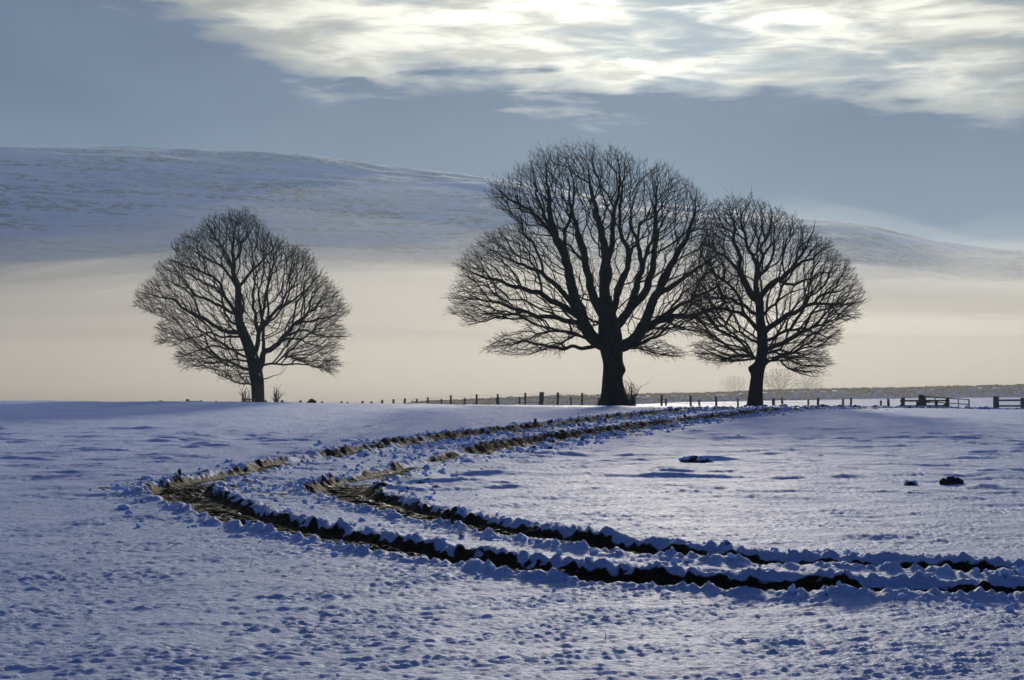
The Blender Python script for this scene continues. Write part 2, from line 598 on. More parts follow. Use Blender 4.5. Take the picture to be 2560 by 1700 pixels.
def plain_snow_material(name='clod_snow', dirt=0.0):
    m, t = mat_new(name)
    pos = t.n('ShaderNodeNewGeometry').outputs['Position']
    n1 = t.noise(pos, 16, 6, 0.65)
    n2 = t.noise(pos, 4.5, 4, 0.6)
    c = t.mix(t.smooth(n2, 0.62 - dirt, 0.70 - dirt), SNOW_COL, (0.05, 0.036, 0.02))
    principled(t, c, 0.6, bump(t, n1, 0.8, 0.02), 0.06)
    return m


def earth_material():
    m, t = mat_new('bare_earth')
    pos = t.n('ShaderNodeNewGeometry').outputs['Position']
    n1 = t.noise(pos, 18, 6, 0.7)
    c = t.mix(n1, (0.012, 0.009, 0.005), (0.05, 0.036, 0.02))
    principled(t, c, 0.85, bump(t, n1, 1.0, 0.02), 0.2)
    return m


def metal_material():
    m, t = mat_new('gate_metal')
    pos = t.n('ShaderNodeNewGeometry').outputs['Position']
    n1 = t.noise(pos, 9, 4, 0.6)
    c = t.mix(n1, (0.09, 0.07, 0.05), (0.19, 0.14, 0.09))
    b = principled(t, c, 0.6, None, 0.4)
    b.inputs['Metallic'].default_value = 0.4
    return m


def volume_material(name, density, color, aniso):
    m, t = mat_new(name)
    v = t.n('ShaderNodeVolumePrincipled')
    v.inputs['Density'].default_value = density
    v.inputs['Color'].default_value = (*color, 1)
    v.inputs['Anisotropy'].default_value = aniso
    o = t.n('ShaderNodeOutputMaterial')
    t.t.links.new(v.outputs[0], o.inputs['Volume'])
    m.cycles.volume_sampling = 'DISTANCE'
    return m


M_GROUND = snow_ground_material()
M_HILL = hill_material()
M_BARK = bark_material('dark_bark', (0.008, 0.006, 0.004), (0.028, 0.020, 0.012))
M_TWIG = bark_material('twig_bark', (0.014, 0.010, 0.005), (0.040, 0.027, 0.013))
M_TWIG_HAZED = bark_material('hazed_twig_bark', (0.030, 0.021, 0.011), (0.075, 0.052, 0.028))  # lone tree's twigs: haze painted in as a lighter, browner bark colour
M_WOOD = wood_material('weathered_post_wood', (0.10, 0.072, 0.040), (0.24, 0.175, 0.10))
M_STONE = stone_material()
M_SNOW = plain_snow_material('clod_snow', 0.0)
M_SNOWDIRTY = plain_snow_material('dirty_clod_snow', 0.14)
M_EARTH = earth_material()
M_METAL = metal_material()


# ------------------------------------------------------------------ the snow field (one sheet out to the horizon)
def build_field():
    half = math.radians(23)
    dense = np.arange(-half, half, 0.00142)
    side = np.concatenate([np.geomspace(0.02, math.pi - half - 0.02, 34)])
    ang = np.concatenate([dense, half + side])
    neg = -(half + side)[::-1]
    ang = np.concatenate([neg[1:], ang])            # last of + side and first of - side meet behind the camera
    r = np.concatenate([np.geomspace(0.6, 7, 14, endpoint=False), np.exp(np.arange(math.log(7), math.log(62), 0.0027)),
                        np.exp(np.arange(math.log(62), math.log(135), 0.005)), np.geomspace(135.5, 4000, 150)])
    R, A = np.meshgrid(r, ang, indexing='ij')
    x, y = (R * np.sin(A)).ravel(), (R * np.cos(A)).ravel()
    z = ground_z(x, y)
    rr = R.ravel()
    # wind-crusted surface: small humps and hollows
    n = (rr > 5) & (rr < 140) & (np.abs(A.ravel()) < half + .05)
    xn, yn = x[n], y[n]
    gain = 1 - 0.30 * sstep(yn, 40, 95)
    c0 = vnoise(xn * 0.45, yn * 1.25, 105) * sstep(yn, 14, 30) * 0.035 + vnoise(xn * 1.0, yn * 2.4, 106) * sstep(yn, 12, 25) * 0.018 + fbm(xn * .13, yn * .26, 3, 110) * sstep(yn, 32, 60) * 0.055
    big = fbm(xn * 0.5, yn * 0.5, 2, 130)
    vn = yn - 0.28 * xn
    c1 = vnoise(xn * 0.9 + 0.3 * big, vn * 2.2, 101)
    c2 = sstep(vnoise(xn * 2.6, vn * 6.0 + 0.4 * big, 102) + .25 * vnoise(xn * 9, vn * 17, 107), .10, .55)
    c3 = sstep(vnoise(xn * 4.2, vn * 14.0, 103) + .3 * vnoise(xn * 19, vn * 33, 108), .05, .55)
    c4 = vnoise(xn * 8.5, vn * 24 + .5 * big, 104)
    c5 = vnoise(xn * 17, vn * 42, 109) * (1 - sstep(yn, 14, 24))
    amp = np.clip(0.8 + 0.7 * big, .15, 1.6)
    rough_ = 0.45 + 0.75 * sstep(fbm(xn * .7, vn * 1.3, 3, 120), -.45, .55)
    c6 = sstep(vnoise(xn * .33, yn * 1.0, 111) + .4 * vnoise(xn * 1.2, yn * 2.9, 112), .02, .5) * sstep(yn, 15, 28)
    rip = c0 * amp + 0.05 * c6 * amp + 0.016 * c1 + amp * (0.0065 * c2 + 0.0085 * c3) + rough_ * (0.0125 * c4 + 0.0095 * c5)
    d, s, k, other = rut_coords(xn, yn)
    near = (np.abs(d) < 2.6)
    zt = np.zeros_like(xn)
    mud = np.zeros_like(xn)
    wet = np.zeros_like(xn)
    if near.any():
        zt[near], mud[near], wet[near] = rut_profile(xn[near], yn[near], d[near], s[near], k[near].astype(float))
        # the strip between the ruts must not build up twice
    rip *= gain * (1 - 0.75 * (1 - sstep(np.abs(d), 0.3, 0.5)))
    z[n] += rip + zt
    mudall = np.zeros(len(x), np.float32)
    mudall[n] = mud
    wetall = np.zeros(len(x), np.float32)
    wetall[n] = wet
    nr, na = R.shape
    i = np.arange(nr - 1)[:, None] * na
    j = np.arange(na - 1)[None, :]
    q = (i + j)
    faces = np.stack([q, q + 1, q + na + 1, q + na], -1).reshape(-1, 4)[:, ::-1]
    v = np.stack([x, y, z], 1)
    # centre cap
    c = len(v)
    v = np.vstack([v, [[0, 0, 0]]])
    me = mesh_np('snow_field', v, faces)
    a = me.attributes.new('mud', 'FLOAT', 'POINT')
    a.data.foreach_set('value', np.r_[mudall, 0].astype(np.float32))
    a = me.attributes.new('wet', 'FLOAT', 'POINT')
    a.data.foreach_set('value', np.r_[wetall, 0].astype(np.float32))
    me.materials.append(M_GROUND)
    return add_obj('snow_field', me, kind='structure')


build_field()


# ------------------------------------------------------------------ hills beyond the fog
def build_hill(name, crest_px, r0, r1, r2, zbase, seed):
    cx = np.array([p[0] for p in crest_px], float)
    cel = np.array([(980 - p[1]) / F for p in crest_px])
    ang = np.linspace(math.radians(-42), math.radians(42), 420)
    u = 1280 + F * np.tan(ang)
    el = np.interp(u, cx, cel)
    ker = np.ones(9) / 9
    el = np.convolve(np.pad(el, 4, 'edge'), ker, 'valid')
    r = np.concatenate([np.linspace(r0, r1, 170), np.linspace(r1 + 15, r2, 30)])
    R, A = np.meshgrid(r, ang, indexing='ij')
    x, y = R * np.sin(A), R * np.cos(A)
    top = el[None] * r1 * np.cos(A) + CAM_H - zbase
    t = np.clip((R - r0) / (r1 - r0), 0, 1)
    prof = 0.35 * t + 0.65 * (t * t * (3 - 2 * t))
    back = np.clip((R - r1) / (r2 - r1), 0, 1)
    z = zbase + top * (prof - 0.6 * back ** 1.5)
    z += (fbm(x * 0.004, y * 0.004, 4, seed) * 7 + fbm(x * 0.02, y * 0.02, 3, seed + 5) * 1.4) * np.minimum(t * 3, 1) * (1 - 0.8 * sstep(t, .85, 1.0) * (back < .001))
    nr, na = R.shape
    q = np.arange(nr - 1)[:, None] * na + np.arange(na - 1)[None]
    faces = np.stack([q, q + 1, q + na + 1, q + na], -1).reshape(-1, 4)[:, ::-1]
    me = mesh_np(name, np.stack([x.ravel(), y.ravel(), z.ravel()], 1), faces)
    me.materials.append(M_HILL)
    return add_obj(name, me, kind='structure')


build_hill('hill', [(-3000, 420), (-600, 372), (0, 369), (300, 375), (650, 385), (800, 393), (1000, 420), (1220, 446), (1500, 490), (1750, 520),
                    (2000, 543), (2080, 548), (2180, 560), (2300, 594), (2420, 616), (2560, 628), (3200, 660), (5000, 800)], 620, 1500, 2300, -5, 3)

# ------------------------------------------------------------------ fog lying in the valley, thin even haze over all
def fog_layer(name, y0, z0, slope, cap, dens, seed, color=(0.87, 0.865, 0.85), aniso=0.5):
    xs = np.linspace(-1500, 1500, 61)
    ys = np.concatenate([np.linspace(y0, 1000, 40), np.linspace(1060, 1900, 15)])
    X, Y = np.meshgrid(xs, ys, indexing='ij')
    top = np.minimum(z0 + slope * (Y - y0), cap + 0 * Y)
    k = 0.05 * cap
    top = top - k * np.exp(-np.abs(z0 + slope * (Y - y0) - cap) / (2 * k)) * .5
    top = top * (1 + (0.15 * fbm(X * 0.0045, Y * 0.0015, 4, seed, .6) + 0.05 * fbm(X * 0.002, Y * 0.001, 2, 50) - 0.14 * sstep(X / Y, 0.0, 0.33)) * sstep(Y, y0, y0 + 400))
    bot = np.full_like(top, -7.0)
    nx, ny = X.shape
    V = np.vstack([np.stack([X.ravel(), Y.ravel(), top.ravel()], 1), np.stack([X.ravel(), Y.ravel(), bot.ravel()], 1)])
    o = nx * ny
    q = (np.arange(nx - 1)[:, None] * ny + np.arange(ny - 1)[None]).ravel()
    f = [np.stack([q, q + ny, q + ny + 1, q + 1], 1), np.stack([q, q + 1, q + ny + 1, q + ny], 1) + o]

    def strip(idx):
        a, b = idx[:-1], idx[1:]
        return np.stack([a, b, b + o, a + o], 1)
    e1, e2 = np.arange(ny), (nx - 1) * ny + np.arange(ny)
    e3, e4 = np.arange(nx) * ny, np.arange(nx) * ny + ny - 1
    f += [strip(e1), strip(e2)[:, ::-1], strip(e3)[:, ::-1], strip(e4)]
    me = mesh_np(name, V, np.vstack(f))
    me.materials.append(volume_material(name + '_air', dens, color, aniso))
    return add_obj(name, me, kind='stuff')


for i, (y0, slope, cap, dn) in enumerate(((112, .056, 42, 1), (150, .084, 62, 1.2), (180, .103, 77, 1.35), (215, .120, 92, 1.35), (250, .136, 108, .8), (280, .152, 126, .38), (310, .170, 150, .24), (340, .192, 180, .15))):
    fog_layer('fog_bank', y0, 2.2, slope, cap, FOG_DENSITY * dn, i + 1)


def build_haze():
    lo, hi = np.array([-4100, -4100, -12.0]), np.array([4100, 4100, 330.0])
    v = np.array([[(lo, hi)[i][0], (lo, hi)[j][1], (lo, hi)[k][2]] for i in (0, 1) for j in (0, 1) for k in (0, 1)])
    f = np.array([[0, 1, 3, 2], [4, 6, 7, 5], [0, 4, 5, 1], [2, 3, 7, 6], [0, 2, 6, 4], [1, 5, 7, 3]])
    me = mesh_np('haze', v, f, False)
    me.materials.append(volume_material('haze_air', HAZE_DENSITY, (0.58, 0.80, 1.0), 0.3))
    add_obj('haze', me, kind='stuff')


build_haze()


def ico(sub=2):
    import bmesh
    bm = bmesh.new()
    bmesh.ops.create_icosphere(bm, subdivisions=sub, radius=1.0)
    v = np.array([q.co[:] for q in bm.verts])
    f = np.array([[q.index for q in p.verts] for p in bm.faces])
    bm.free()
    return v, f


ICO_V, ICO_F = ico(2)


def clod_shape(g, blocky=0.5):
    v = ICO_V.copy()
    for _ in range(6):       # knock flat facets off
        d = g.normal(0, 1, 3)
        d /= np.linalg.norm(d)
        h = g.uniform(.45, .85)
        t = v @ d
        v -= np.maximum(t - h, 0)[:, None] * d * (0.6 + 0.4 * blocky)
    w = g.normal(0, 1, (4, 3)) * 2.5
    ph = g.uniform(0, 6, 4)
    v *= (1 + 0.10 * np.sin(v @ w.T + ph).sum(1))[:, None]
    return v


SHAPES = [clod_shape(np.random.default_rng(900 + k)) for k in range(14)]


# ------------------------------------------------------------------ trees
def frames(d):
    ref = np.array([0.31, 0.89, 0.17])
    a = np.cross(d, ref)
    a /= np.maximum(np.linalg.norm(a, axis=1), 1e-6)[:, None]
    return a, np.cross(d, a)


def tube_mesh(name, P, par, rad, sel, sides, mainchild, origin):
    """frustum tubes for the selected segments par[i] -> i"""
    idx = np.where(sel)[0]
    n = len(P)
    d = np.zeros((n, 3))
    has = par >= 0
    d[has] = P[has] - P[par[has]]
    d /= np.maximum(np.linalg.norm(d, axis=1), 1e-6)[:, None]
    roots = np.where(~has)[0]
    for q in roots:
        if mainchild[q] >= 0:
            d[q] = d[mainchild[q]]
    dn = d.copy()
    mc = mainchild >= 0
    dn[mc] += d[mainchild[mc]]
    dn /= np.maximum(np.linalg.norm(dn, axis=1), 1e-6)[:, None]
    p = par[idx]
    ismain = mainchild[p] == idx
    ds = np.where(ismain[:, None], dn[p], d[idx])
    rs = np.where(ismain, rad[p], np.minimum(rad[p], rad[idx] * 1.12))
    a0, b0 = frames(ds)
    a1, b1 = frames(dn[idx])
    th = np.arange(sides) * 2 * math.pi / sides
    c, s = np.cos(th), np.sin(th)
    r0 = P[p][:, None] + rs[:, None, None] * (a0[:, None] * c[None, :, None] + b0[:, None] * s[None, :, None])
    r1 = P[idx][:, None] + rad[idx][:, None, None] * (a1[:, None] * c[None, :, None] + b1[:, None] * s[None, :, None])
    V = np.concatenate([r0, r1], 1).reshape(-1, 3) - origin
    b = (np.arange(len(idx)) * 2 * sides)[:, None]
    k = np.arange(sides)[None]
    k2 = (k + 1) % sides
    Fq = np.stack([b + k, b + k2, b + sides + k2, b + sides + k], -1).reshape(-1, 4)
    return V, Fq


def in_poly(x, y, poly):
    inside = np.zeros(x.shape, bool)
    n = len(poly)
    for i in range(n):
        x1, y1 = poly[i]
        x2, y2 = poly[(i + 1) % n]
        c = ((y1 > y) != (y2 > y)) & (x < (x2 - x1) * (y - y1) / (y2 - y1 + 1e-12) + x1)
        inside ^= c
    return inside


def crown_points(poly, n, g, hub, depth=0.75, edge=0.6):
    """points through the body of a crown of that outline (X,Z polygon), denser near its skin"""
    poly = np.asarray(poly)
    lo, hi = poly.min(0), poly.max(0)
    zs = np.linspace(lo[1], hi[1], 60)
    xs = np.linspace(lo[0], hi[0], 160)
    gx, gzz = np.meshgrid(xs, zs)
    ins = in_poly(gx, gzz, poly)
    xa = np.array([xs[r].min() if r.any() else np.nan for r in ins])
    xb = np.array([xs[r].max() if r.any() else np.nan for r in ins])
    ok = ~np.isnan(xa)
    pts = []
    tot = 0
    size = hi - lo
    while tot < n:
        q = g.uniform(lo - .06 * size, hi + .06 * size, (n * 2, 2))
        ysd = g.uniform(-1, 1, len(q))
        v = q - hub
        th = np.arctan2(v[:, 1], v[:, 0])
        fray = 1 + 0.060 * vnoise(th * 9, ysd * 2.2, 301) + 0.050 * vnoise(th * 24, ysd * 4, 302) + 0.02
        e = hub + v * fray[:, None]
        keep = in_poly(e[:, 0], e[:, 1], poly)
        q, ysd = q[keep], ysd[keep]
        a, b = np.interp(q[:, 1], zs[ok], xa[ok]), np.interp(q[:, 1], zs[ok], xb[ok])
        c, hw = (a + b) / 2, np.maximum((b - a) / 2, 0.2)
        t = np.clip((q[:, 0] - c) / hw, -1, 1)
        ym = depth * hw * np.sqrt(np.maximum(1 - t * t, 0.01))
        y = np.sign(ysd) * ym * np.abs(ysd) ** edge
        # more of them towards the outer ends of the limbs
        acc = np.full(len(q), 0.22)
        for f, pr in ((2.0, .42), (1.45, .72), (1.18, 1.0)):
            e = hub + (q - hub) * f
            acc[~in_poly(e[:, 0], e[:, 1], poly)] = pr
        keep = g.uniform(size=len(q)) < acc
        pts.append(np.stack([q[:, 0], y, q[:, 1]], 1)[keep])
        tot += int(keep.sum())
    return np.vstack(pts)[:n]


def spread(P, par, tag, att, centre, bf=0.45, smooth=3):
    """join crown points to the limbs, each to the node that keeps both the new piece and the way to the root short"""
    n0 = len(P)
    N = n0 + len(att)
    PA = np.empty((N, 3), np.float32)
    PA[:n0] = P
    par = np.r_[np.asarray(par, int), np.full(len(att), -1)]
    tag = np.r_[np.asarray(tag, int), np.zeros(len(att), int)]
    path = np.zeros(N, np.float32)
    for i in range(n0):
        if par[i] >= 0:
            path[i] = path[par[i]] + np.linalg.norm(PA[i] - PA[par[i]])
    low = path[:n0] < 1e-6
    o = np.argsort(np.linalg.norm((att - centre) * [1, 1, 1.0], axis=1))
    att = att[o].astype(np.float32)
    kids = np.zeros(N, np.int32)
    bx = np.zeros(N, np.float32)
    bx[:n0] = path[:n0] * bf
    for k, a in enumerate(att):
        n = n0 + k
        d = PA[:n] - a
        d = np.sqrt(np.einsum('ij,ij->i', d, d))
        c = d + bx[:n]
        j = int(c.argmin())
        PA[n] = a
        par[n] = j
        tag[n] = tag[j]
        path[n] = path[j] + d[j]
        bx[n] = path[n] * bf
        kids[j] += 1
        if kids[j] >= 3 and j >= n0:
            bx[j] += 0.6
    PA = PA.astype(float)
    # split long pieces and ease the kinks
    new, npar, ntag = [], [], []
    cnt = N
    for i in range(n0, N):
        p = par[i]
        L = np.linalg.norm(PA[i] - PA[p])
        if L > 0.7:
            m = int(L / 0.45)
            prev = p
            for q in range(1, m + 1):
                t = q / (m + 1)
                mid = PA[p] + (PA[i] - PA[p]) * t
                mid = mid + np.array([0, 0, -0.10 * L * 4 * t * (1 - t) * .5]) + rng.normal(0, 0.05, 3)
                new.append(mid)
                npar.append(prev)
                ntag.append(tag[i])
                prev = cnt
                cnt += 1
            par[i] = prev
    if new:
        PA = np.vstack([PA, np.array(new)])
        par = np.r_[par, npar]
        tag = np.r_[tag, ntag]
    # order so that parents come before children
    depth = np.full(len(PA), -1)
    depth[par < 0] = 0
    lev = [np.where(par < 0)[0]]
    order_children = np.argsort(par, kind='stable')
    starts = np.searchsorted(par[order_children], np.arange(len(PA)))
    ends = np.searchsorted(par[order_children], np.arange(len(PA)), side='right')
    seq = list(range(n0))
    queue = list(range(n0))
    qi = 0
    while qi < len(queue):
        u = queue[qi]
        qi += 1
        for c in order_children[starts[u]:ends[u]]:
            if c >= n0:
                queue.append(c)
                seq.append(c)
    seq = np.array(seq)
    inv = np.full(len(PA), -1)
    inv[seq] = np.arange(len(seq))
    PA, tag = PA[seq], tag[seq]
    par = np.where(par[seq] >= 0, inv[par[seq]], -1)
    for _ in range(smooth):
        s_ = np.zeros_like(PA)
        c_ = np.zeros(len(PA))
        i = np.arange(n0, len(PA))
        np.add.at(s_, par[i], PA[i])
        np.add.at(c_, par[i], 1)
        g = i[c_[i] > 0]
        PA[g] = 0.5 * PA[g] + 0.25 * PA[par[g]] + 0.25 * s_[g] / c_[g][:, None]
    return PA, par, tag


def grow_tree(name, label, Y, org, sc, trunk, limbs, outline, n_att, seed, bark, twig, group=None, step=0.26, dk=0.40, di=3.0,
              tip=0.0078, depth=0.75, twigs=2, sink=0.25, twig_len=0.42, burl=None, flare=0.55, bf=0.45):
    """trunk: [(zx, zy, radius px)], limbs: [([(zx, zy)...], radius px, depth reach m)] in pixels of a crop with origin org and scale sc"""
    g = np.random.default_rng(seed)
    Z = lambda p: at(org[0] + p[0] * sc, org[1] + p[1] * sc, Y)
    mpp = Y / F * sc
    base = Z(trunk[0])
    gz0 = gz(base[0], Y)
    root_loc = np.array([base[0], Y, gz0])
    T = [np.r_[Z(p), p[2] * mpp] for p in trunk]
    T[0][2] = min(T[0][2], gz0 - sink)
    C = catmull(T, 0.22)
    P = [c[:3] for c in C]
    R = [c[3] for c in C]
    par = list(range(-1, len(P) - 1))
    tag = [0] * len(P)
    main = {i: i + 1 for i in range(len(P) - 1)}
    n_trunk = len(P)
    for li, (pts, r0, reach) in enumerate(limbs):
        q = np.array([Z(p) for p in pts])
        PA = np.array(P)
        d2 = (PA[:, 0] - q[0, 0]) ** 2 + (PA[:, 2] - q[0, 2]) ** 2
        j = int(d2.argmin())
        L = np.r_[0, np.cumsum(np.linalg.norm(np.diff(q, axis=0), axis=1))]
        t = L / L[-1]
        q[:, 1] = PA[j, 1] + reach * t ** 0.85
        q[0] = PA[j]
        c = catmull(q, step)
        m = len(c)
        tt = np.linspace(0, 1, m)
        jit = np.stack([fbm(tt * L[-1] * 0.9 + 10 * k, tt * 0 + li, 2, seed + k) for k in range(3)], 1)
        c += jit * 0.15 * np.minimum(tt * 4, 1)[:, None]
        r = r0 * mpp * (1 - tt) ** 0.8 * 0.92 + tip * 2.2
        r = np.minimum(r, R[j] * 0.98)
        if j >= n_trunk and False:
            pass
        prev = j
        first = len(P)
        for k in range(1, m):
            P.append(c[k])
            R.append(r[k])
            par.append(prev)
            tag.append(li + 1)
            if k > 1:
                main[prev] = len(P) - 1
            prev = len(P) - 1
    n0 = len(P)
    poly = [tuple(Z(p)[[0, 2]]) for p in outline]
    att = crown_points(poly, n_att, g, np.array(P[n_trunk - 3])[[0, 2]], depth)
    att[:, 1] += Y
    # trunk nodes low down do not sprout
    low = np.array([i < n_trunk * 0.6 for i in range(n0)])
    fork = np.array(P[n_trunk - 3])
    PA, par, tag = spread(np.array(P), par, tag, att, fork, bf)
    n = len(PA)
    # end twigs
    kid = np.bincount(par[par >= 0], minlength=n)
    tips = np.where((kid == 0) & (np.arange(n) >= n0 * 0))[0]
    some = np.where((kid == 1) & (np.arange(n) >= n0) & (g.uniform(size=n) < 0.30))[0]
    ex, ep, et = [], [], []
    for q in np.concatenate([np.repeat(tips, twigs), some]):
        d = PA[q] - PA[par[q]] if par[q] >= 0 else np.array([0, 0, 1.0])
        o_ = PA[q] - fork
        d = d / (np.linalg.norm(d) + 1e-6) + g.normal(0, 0.40, 3) + 0.35 * o_ / (np.linalg.norm(o_) + 1e-6) + np.array([0, 0, 0.15])
        d /= np.linalg.norm(d)
        L = twig_len * (0.35 + g.gamma(2.0, 0.22))
        ex.append(PA[q] + d * L)
        ep.append(q)
        et.append(tag[q])
    PA = np.vstack([PA, np.array(ex)])
    par = np.r_[par, ep]
    tag = np.r_[tag, et]
    n = len(PA)
    # pipe-model radii
    e = 2.15
    acc = np.zeros(n)
    r = np.zeros(n)
    for i in range(n - 1, -1, -1):
        r[i] = max(acc[i], tip ** e) ** (1 / e)
        if i < n0:
            r[i] = R[i]
        if par[i] >= 0 and i >= n0:
            acc[par[i]] += r[i] ** e
    for i in range(n0, n):
        r[i] = min(r[i], 0.8 * r[par[i]]) if par[i] < n0 else min(r[i], r[par[i]])
    r = np.maximum(r, tip * 0.8)
    mainchild = np.full(n, -1)
    for a, b in main.items():
        mainchild[a] = b
    order = np.argsort(-r)
    for i in order:
        p = par[i]
        if p >= n0 and mainchild[p] < 0:
            mainchild[p] = i
    root = empty(name, root_loc, label, 'tree', group)
    # trunk: a fluted, flared column
    sides = 26
    tp, tr = PA[:n_trunk], r[:n_trunk]
    hgt = tp[:, 2] - gz0
    th = np.arange(sides) * 2 * math.pi / sides
    V = []
    for i in range(n_trunk):
        dd = tp[min(i + 1, n_trunk - 1)] - tp[max(i - 1, 0)]
        dd = dd / np.linalg.norm(dd)
        a = np.cross([0, 1, 0.0], dd)
        a /= np.linalg.norm(a)
        b = np.cross(dd, a)
        fl = 1 + flare * math.exp(-max(hgt[i], 0) / 0.75) * (1 + 0.35 * np.sin(4 * th + seed)) \
            + 0.035 * np.sin(7 * th + 1.3 + 0.4 * i) + 0.03 * np.sin(11 * th - 0.2 * i)
        rad = tr[i] * fl
        if burl:
            for (bz, bside, bh, ba) in burl:
                rad = rad + ba * math.exp(-((hgt[i] - bz) / bh) ** 2) * np.maximum(np.cos(th - (0 if bside > 0 else math.pi)), 0) ** 3
        V.append(tp[i] + rad[:, None] * (a * np.cos(th)[:, None] + b * np.sin(th)[:, None]))
    V = np.vstack(V) - root_loc
    q = (np.arange(n_trunk - 1)[:, None] * sides + np.arange(sides)[None])
    q2 = (np.arange(n_trunk - 1)[:, None] * sides + (np.arange(sides)[None] + 1) % sides)
    fc = np.stack([q, q2, q2 + sides, q + sides], -1).reshape(-1, 4)
    me = mesh_np('trunk', V, fc)
    add_obj('trunk', me, bark, root)
    # sprouts straight from the trunk
    for li in range(0, len(limbs) + 1):
        core = (np.arange(n) < n0) & (tag == li) & (par >= 0)
        if li == 0:
            core &= False
        fine = (np.arange(n) >= n0) & (tag == li) & (par >= 0)
        limb = root
        if core.any():
            parts = [tube_mesh('limb', PA, par, r, core, 10, mainchild, root_loc)]
            me = mesh_np('limb', *parts[0])
            limb = add_obj('limb', me, bark, root)
        if fine.any():
            VV, FF, off = [], [], 0
            for sel, sd in ((fine & (r > 0.05), 6), (fine & (r <= 0.05) & (r > 0.022), 4), (fine & (r <= 0.022), 3)):
                if not sel.any():
                    continue
                v, f = tube_mesh('twigs', PA, par, r, sel, sd, mainchild, root_loc)
                if sd == 3:     # pad the three-sided quads are still quads
                    pass
                VV.append(v)
                FF.append(f + off)
                off += len(v)
            me = mesh_np('twigs', np.vstack(VV), np.vstack(FF))
            add_obj('twigs', me, twig, limb, kind='stuff')
    print(name, 'nodes', n, 'limb nodes', n0)
    return root


BIG = dict(
    trunk=[(975, 1512, 60), (970, 1440, 56), (966, 1350, 53), (966, 1270, 54), (960, 1200, 62), (955, 1130, 66), (945, 1060, 58), (930, 980, 46), (922, 900, 38)],
    limbs=[([(935, 1190), (850, 1130), (790, 1010), (745, 890), (705, 720), (650, 580), (612, 450), (600, 300), (585, 170)], 44, -2.5),
           ([(930, 950), (920, 800), (930, 680), (910, 560), (880, 420), (850, 300), (830, 150)], 36, 1.0),
           ([(940, 1040), (875, 930), (838, 800), (810, 620), (775, 500), (740, 360), (730, 200)], 32, 3.5),
           ([(955, 1070), (980, 930), (1000, 830), (1040, 740), (1030, 640), (990, 520), (1000, 350), (1010, 200)], 22, -4.0),
           ([(930, 760), (960, 620), (968, 450), (1000, 300), (990, 140)], 20, -2.0),
           ([(965, 1110), (1050, 990), (1100, 870), (1140, 720), (1128, 600), (1092, 480), (1085, 330)], 30, 3.5),
           ([(1070, 960), (1165, 850), (1205, 680), (1215, 500), (1222, 330), (1230, 200)], 26, 0.5),
           ([(970, 1200), (1080, 1145), (1150, 1030), (1200, 900), (1260, 780), (1330, 650), (1400, 500), (1420, 350)], 38, -1.5),
           ([(1095, 1130), (1180, 1060), (1260, 1020), (1350, 1010), (1470, 990), (1560, 950), (1650, 920), (1720, 890)], 24, 2.0),
           ([(1200, 900), (1300, 840), (1400, 770), (1500, 700), (1590, 630)], 18, 2.5),
           ([(1180, 1060), (1290, 980), (1400, 920), (1520, 860), (1640, 800)], 14, -3.0),
           ([(1250, 1022), (1350, 1075), (1450, 1110), (1500, 1140)], 7, -2.0),
           ([(1020, 1190), (1090, 1185), (1180, 1200), (1290, 1225), (1390, 1225)], 7, 4.0),
           ([(780, 1010), (690, 880), (600, 785), (480, 720), (380, 680), (280, 620)], 20, 2.5),
           ([(800, 1030), (700, 970), (600, 915), (480, 870), (350, 835), (200, 790), (110, 750)], 20, -3.0),
           ([(820, 1075), (760, 1045), (640, 1020), (480, 990), (380, 950), (250, 920), (90, 890)], 16, 1.0),
           ([(480, 990), (350, 1010), (250, 1040), (150, 1062)], 6, -1.0),
           ([(870, 1150), (800, 1125), (720, 1095), (640, 1090), (540, 1110), (450, 1150), (350, 1150)], 9, 2.5),
           ([(900, 1195), (820, 1188), (740, 1180), (700, 1195), (600, 1180), (500, 1160), (400, 1170), (270, 1190)], 12, -2.5),
           ([(720, 790), (690, 600), (720, 480), (740, 340), (700, 200)], 14, -3.5),
           ([(650, 590), (560, 480), (470, 400), (380, 350), (290, 270)], 12, 1.5),
           ([(650, 580), (580, 440), (540, 300), (520, 150)], 12, 3.5),
           ([(835, 800), (790, 660), (700, 560), (600, 520), (480, 500)], 10, 4.5),
           ([(1140, 720), (1200, 580), (1290, 440), (1340, 320)], 12, 5.0),
           ([(930, 900), (940, 760), (900, 620), (850, 500)], 16, -5.5),
           ([(950, 1050), (1000, 900), (1060, 760), (1100, 620), (1120, 450)], 18, 6.0)],
    outline=[(245, 1190), (330, 1110), (420, 1095), (500, 1060), (405, 1020), (300, 1020), (120, 1070), (130, 1020), (50, 985), (55, 880), (100, 820), (90, 715), (190, 615), (265, 540),
             (330, 520), (440, 490), (360, 420), (285, 385), (268, 260), (360, 228), (425, 235), (440, 180), (500, 88), (560, 80), (640, 62), (720, 62), (800, 38),
             (870, 62), (890, 100), (940, 70), (1060, 108), (1130, 190), (1165, 200), (1200, 160), (1280, 188), (1360, 250), (1430, 285), (1480, 340),
             (1530, 400), (1580, 500), (1635, 690), (1730, 870), (1700, 960), (1600, 1020), (1480, 1075), (1500, 1130), (1400, 1120), (1250, 1080), (1260, 1150), (1400, 1225), (1260, 1255),
             (1090, 1210), (1060, 1060), (960, 1000), (860, 1080), (700, 1150), (700, 1215), (440, 1232), (255, 1215)])
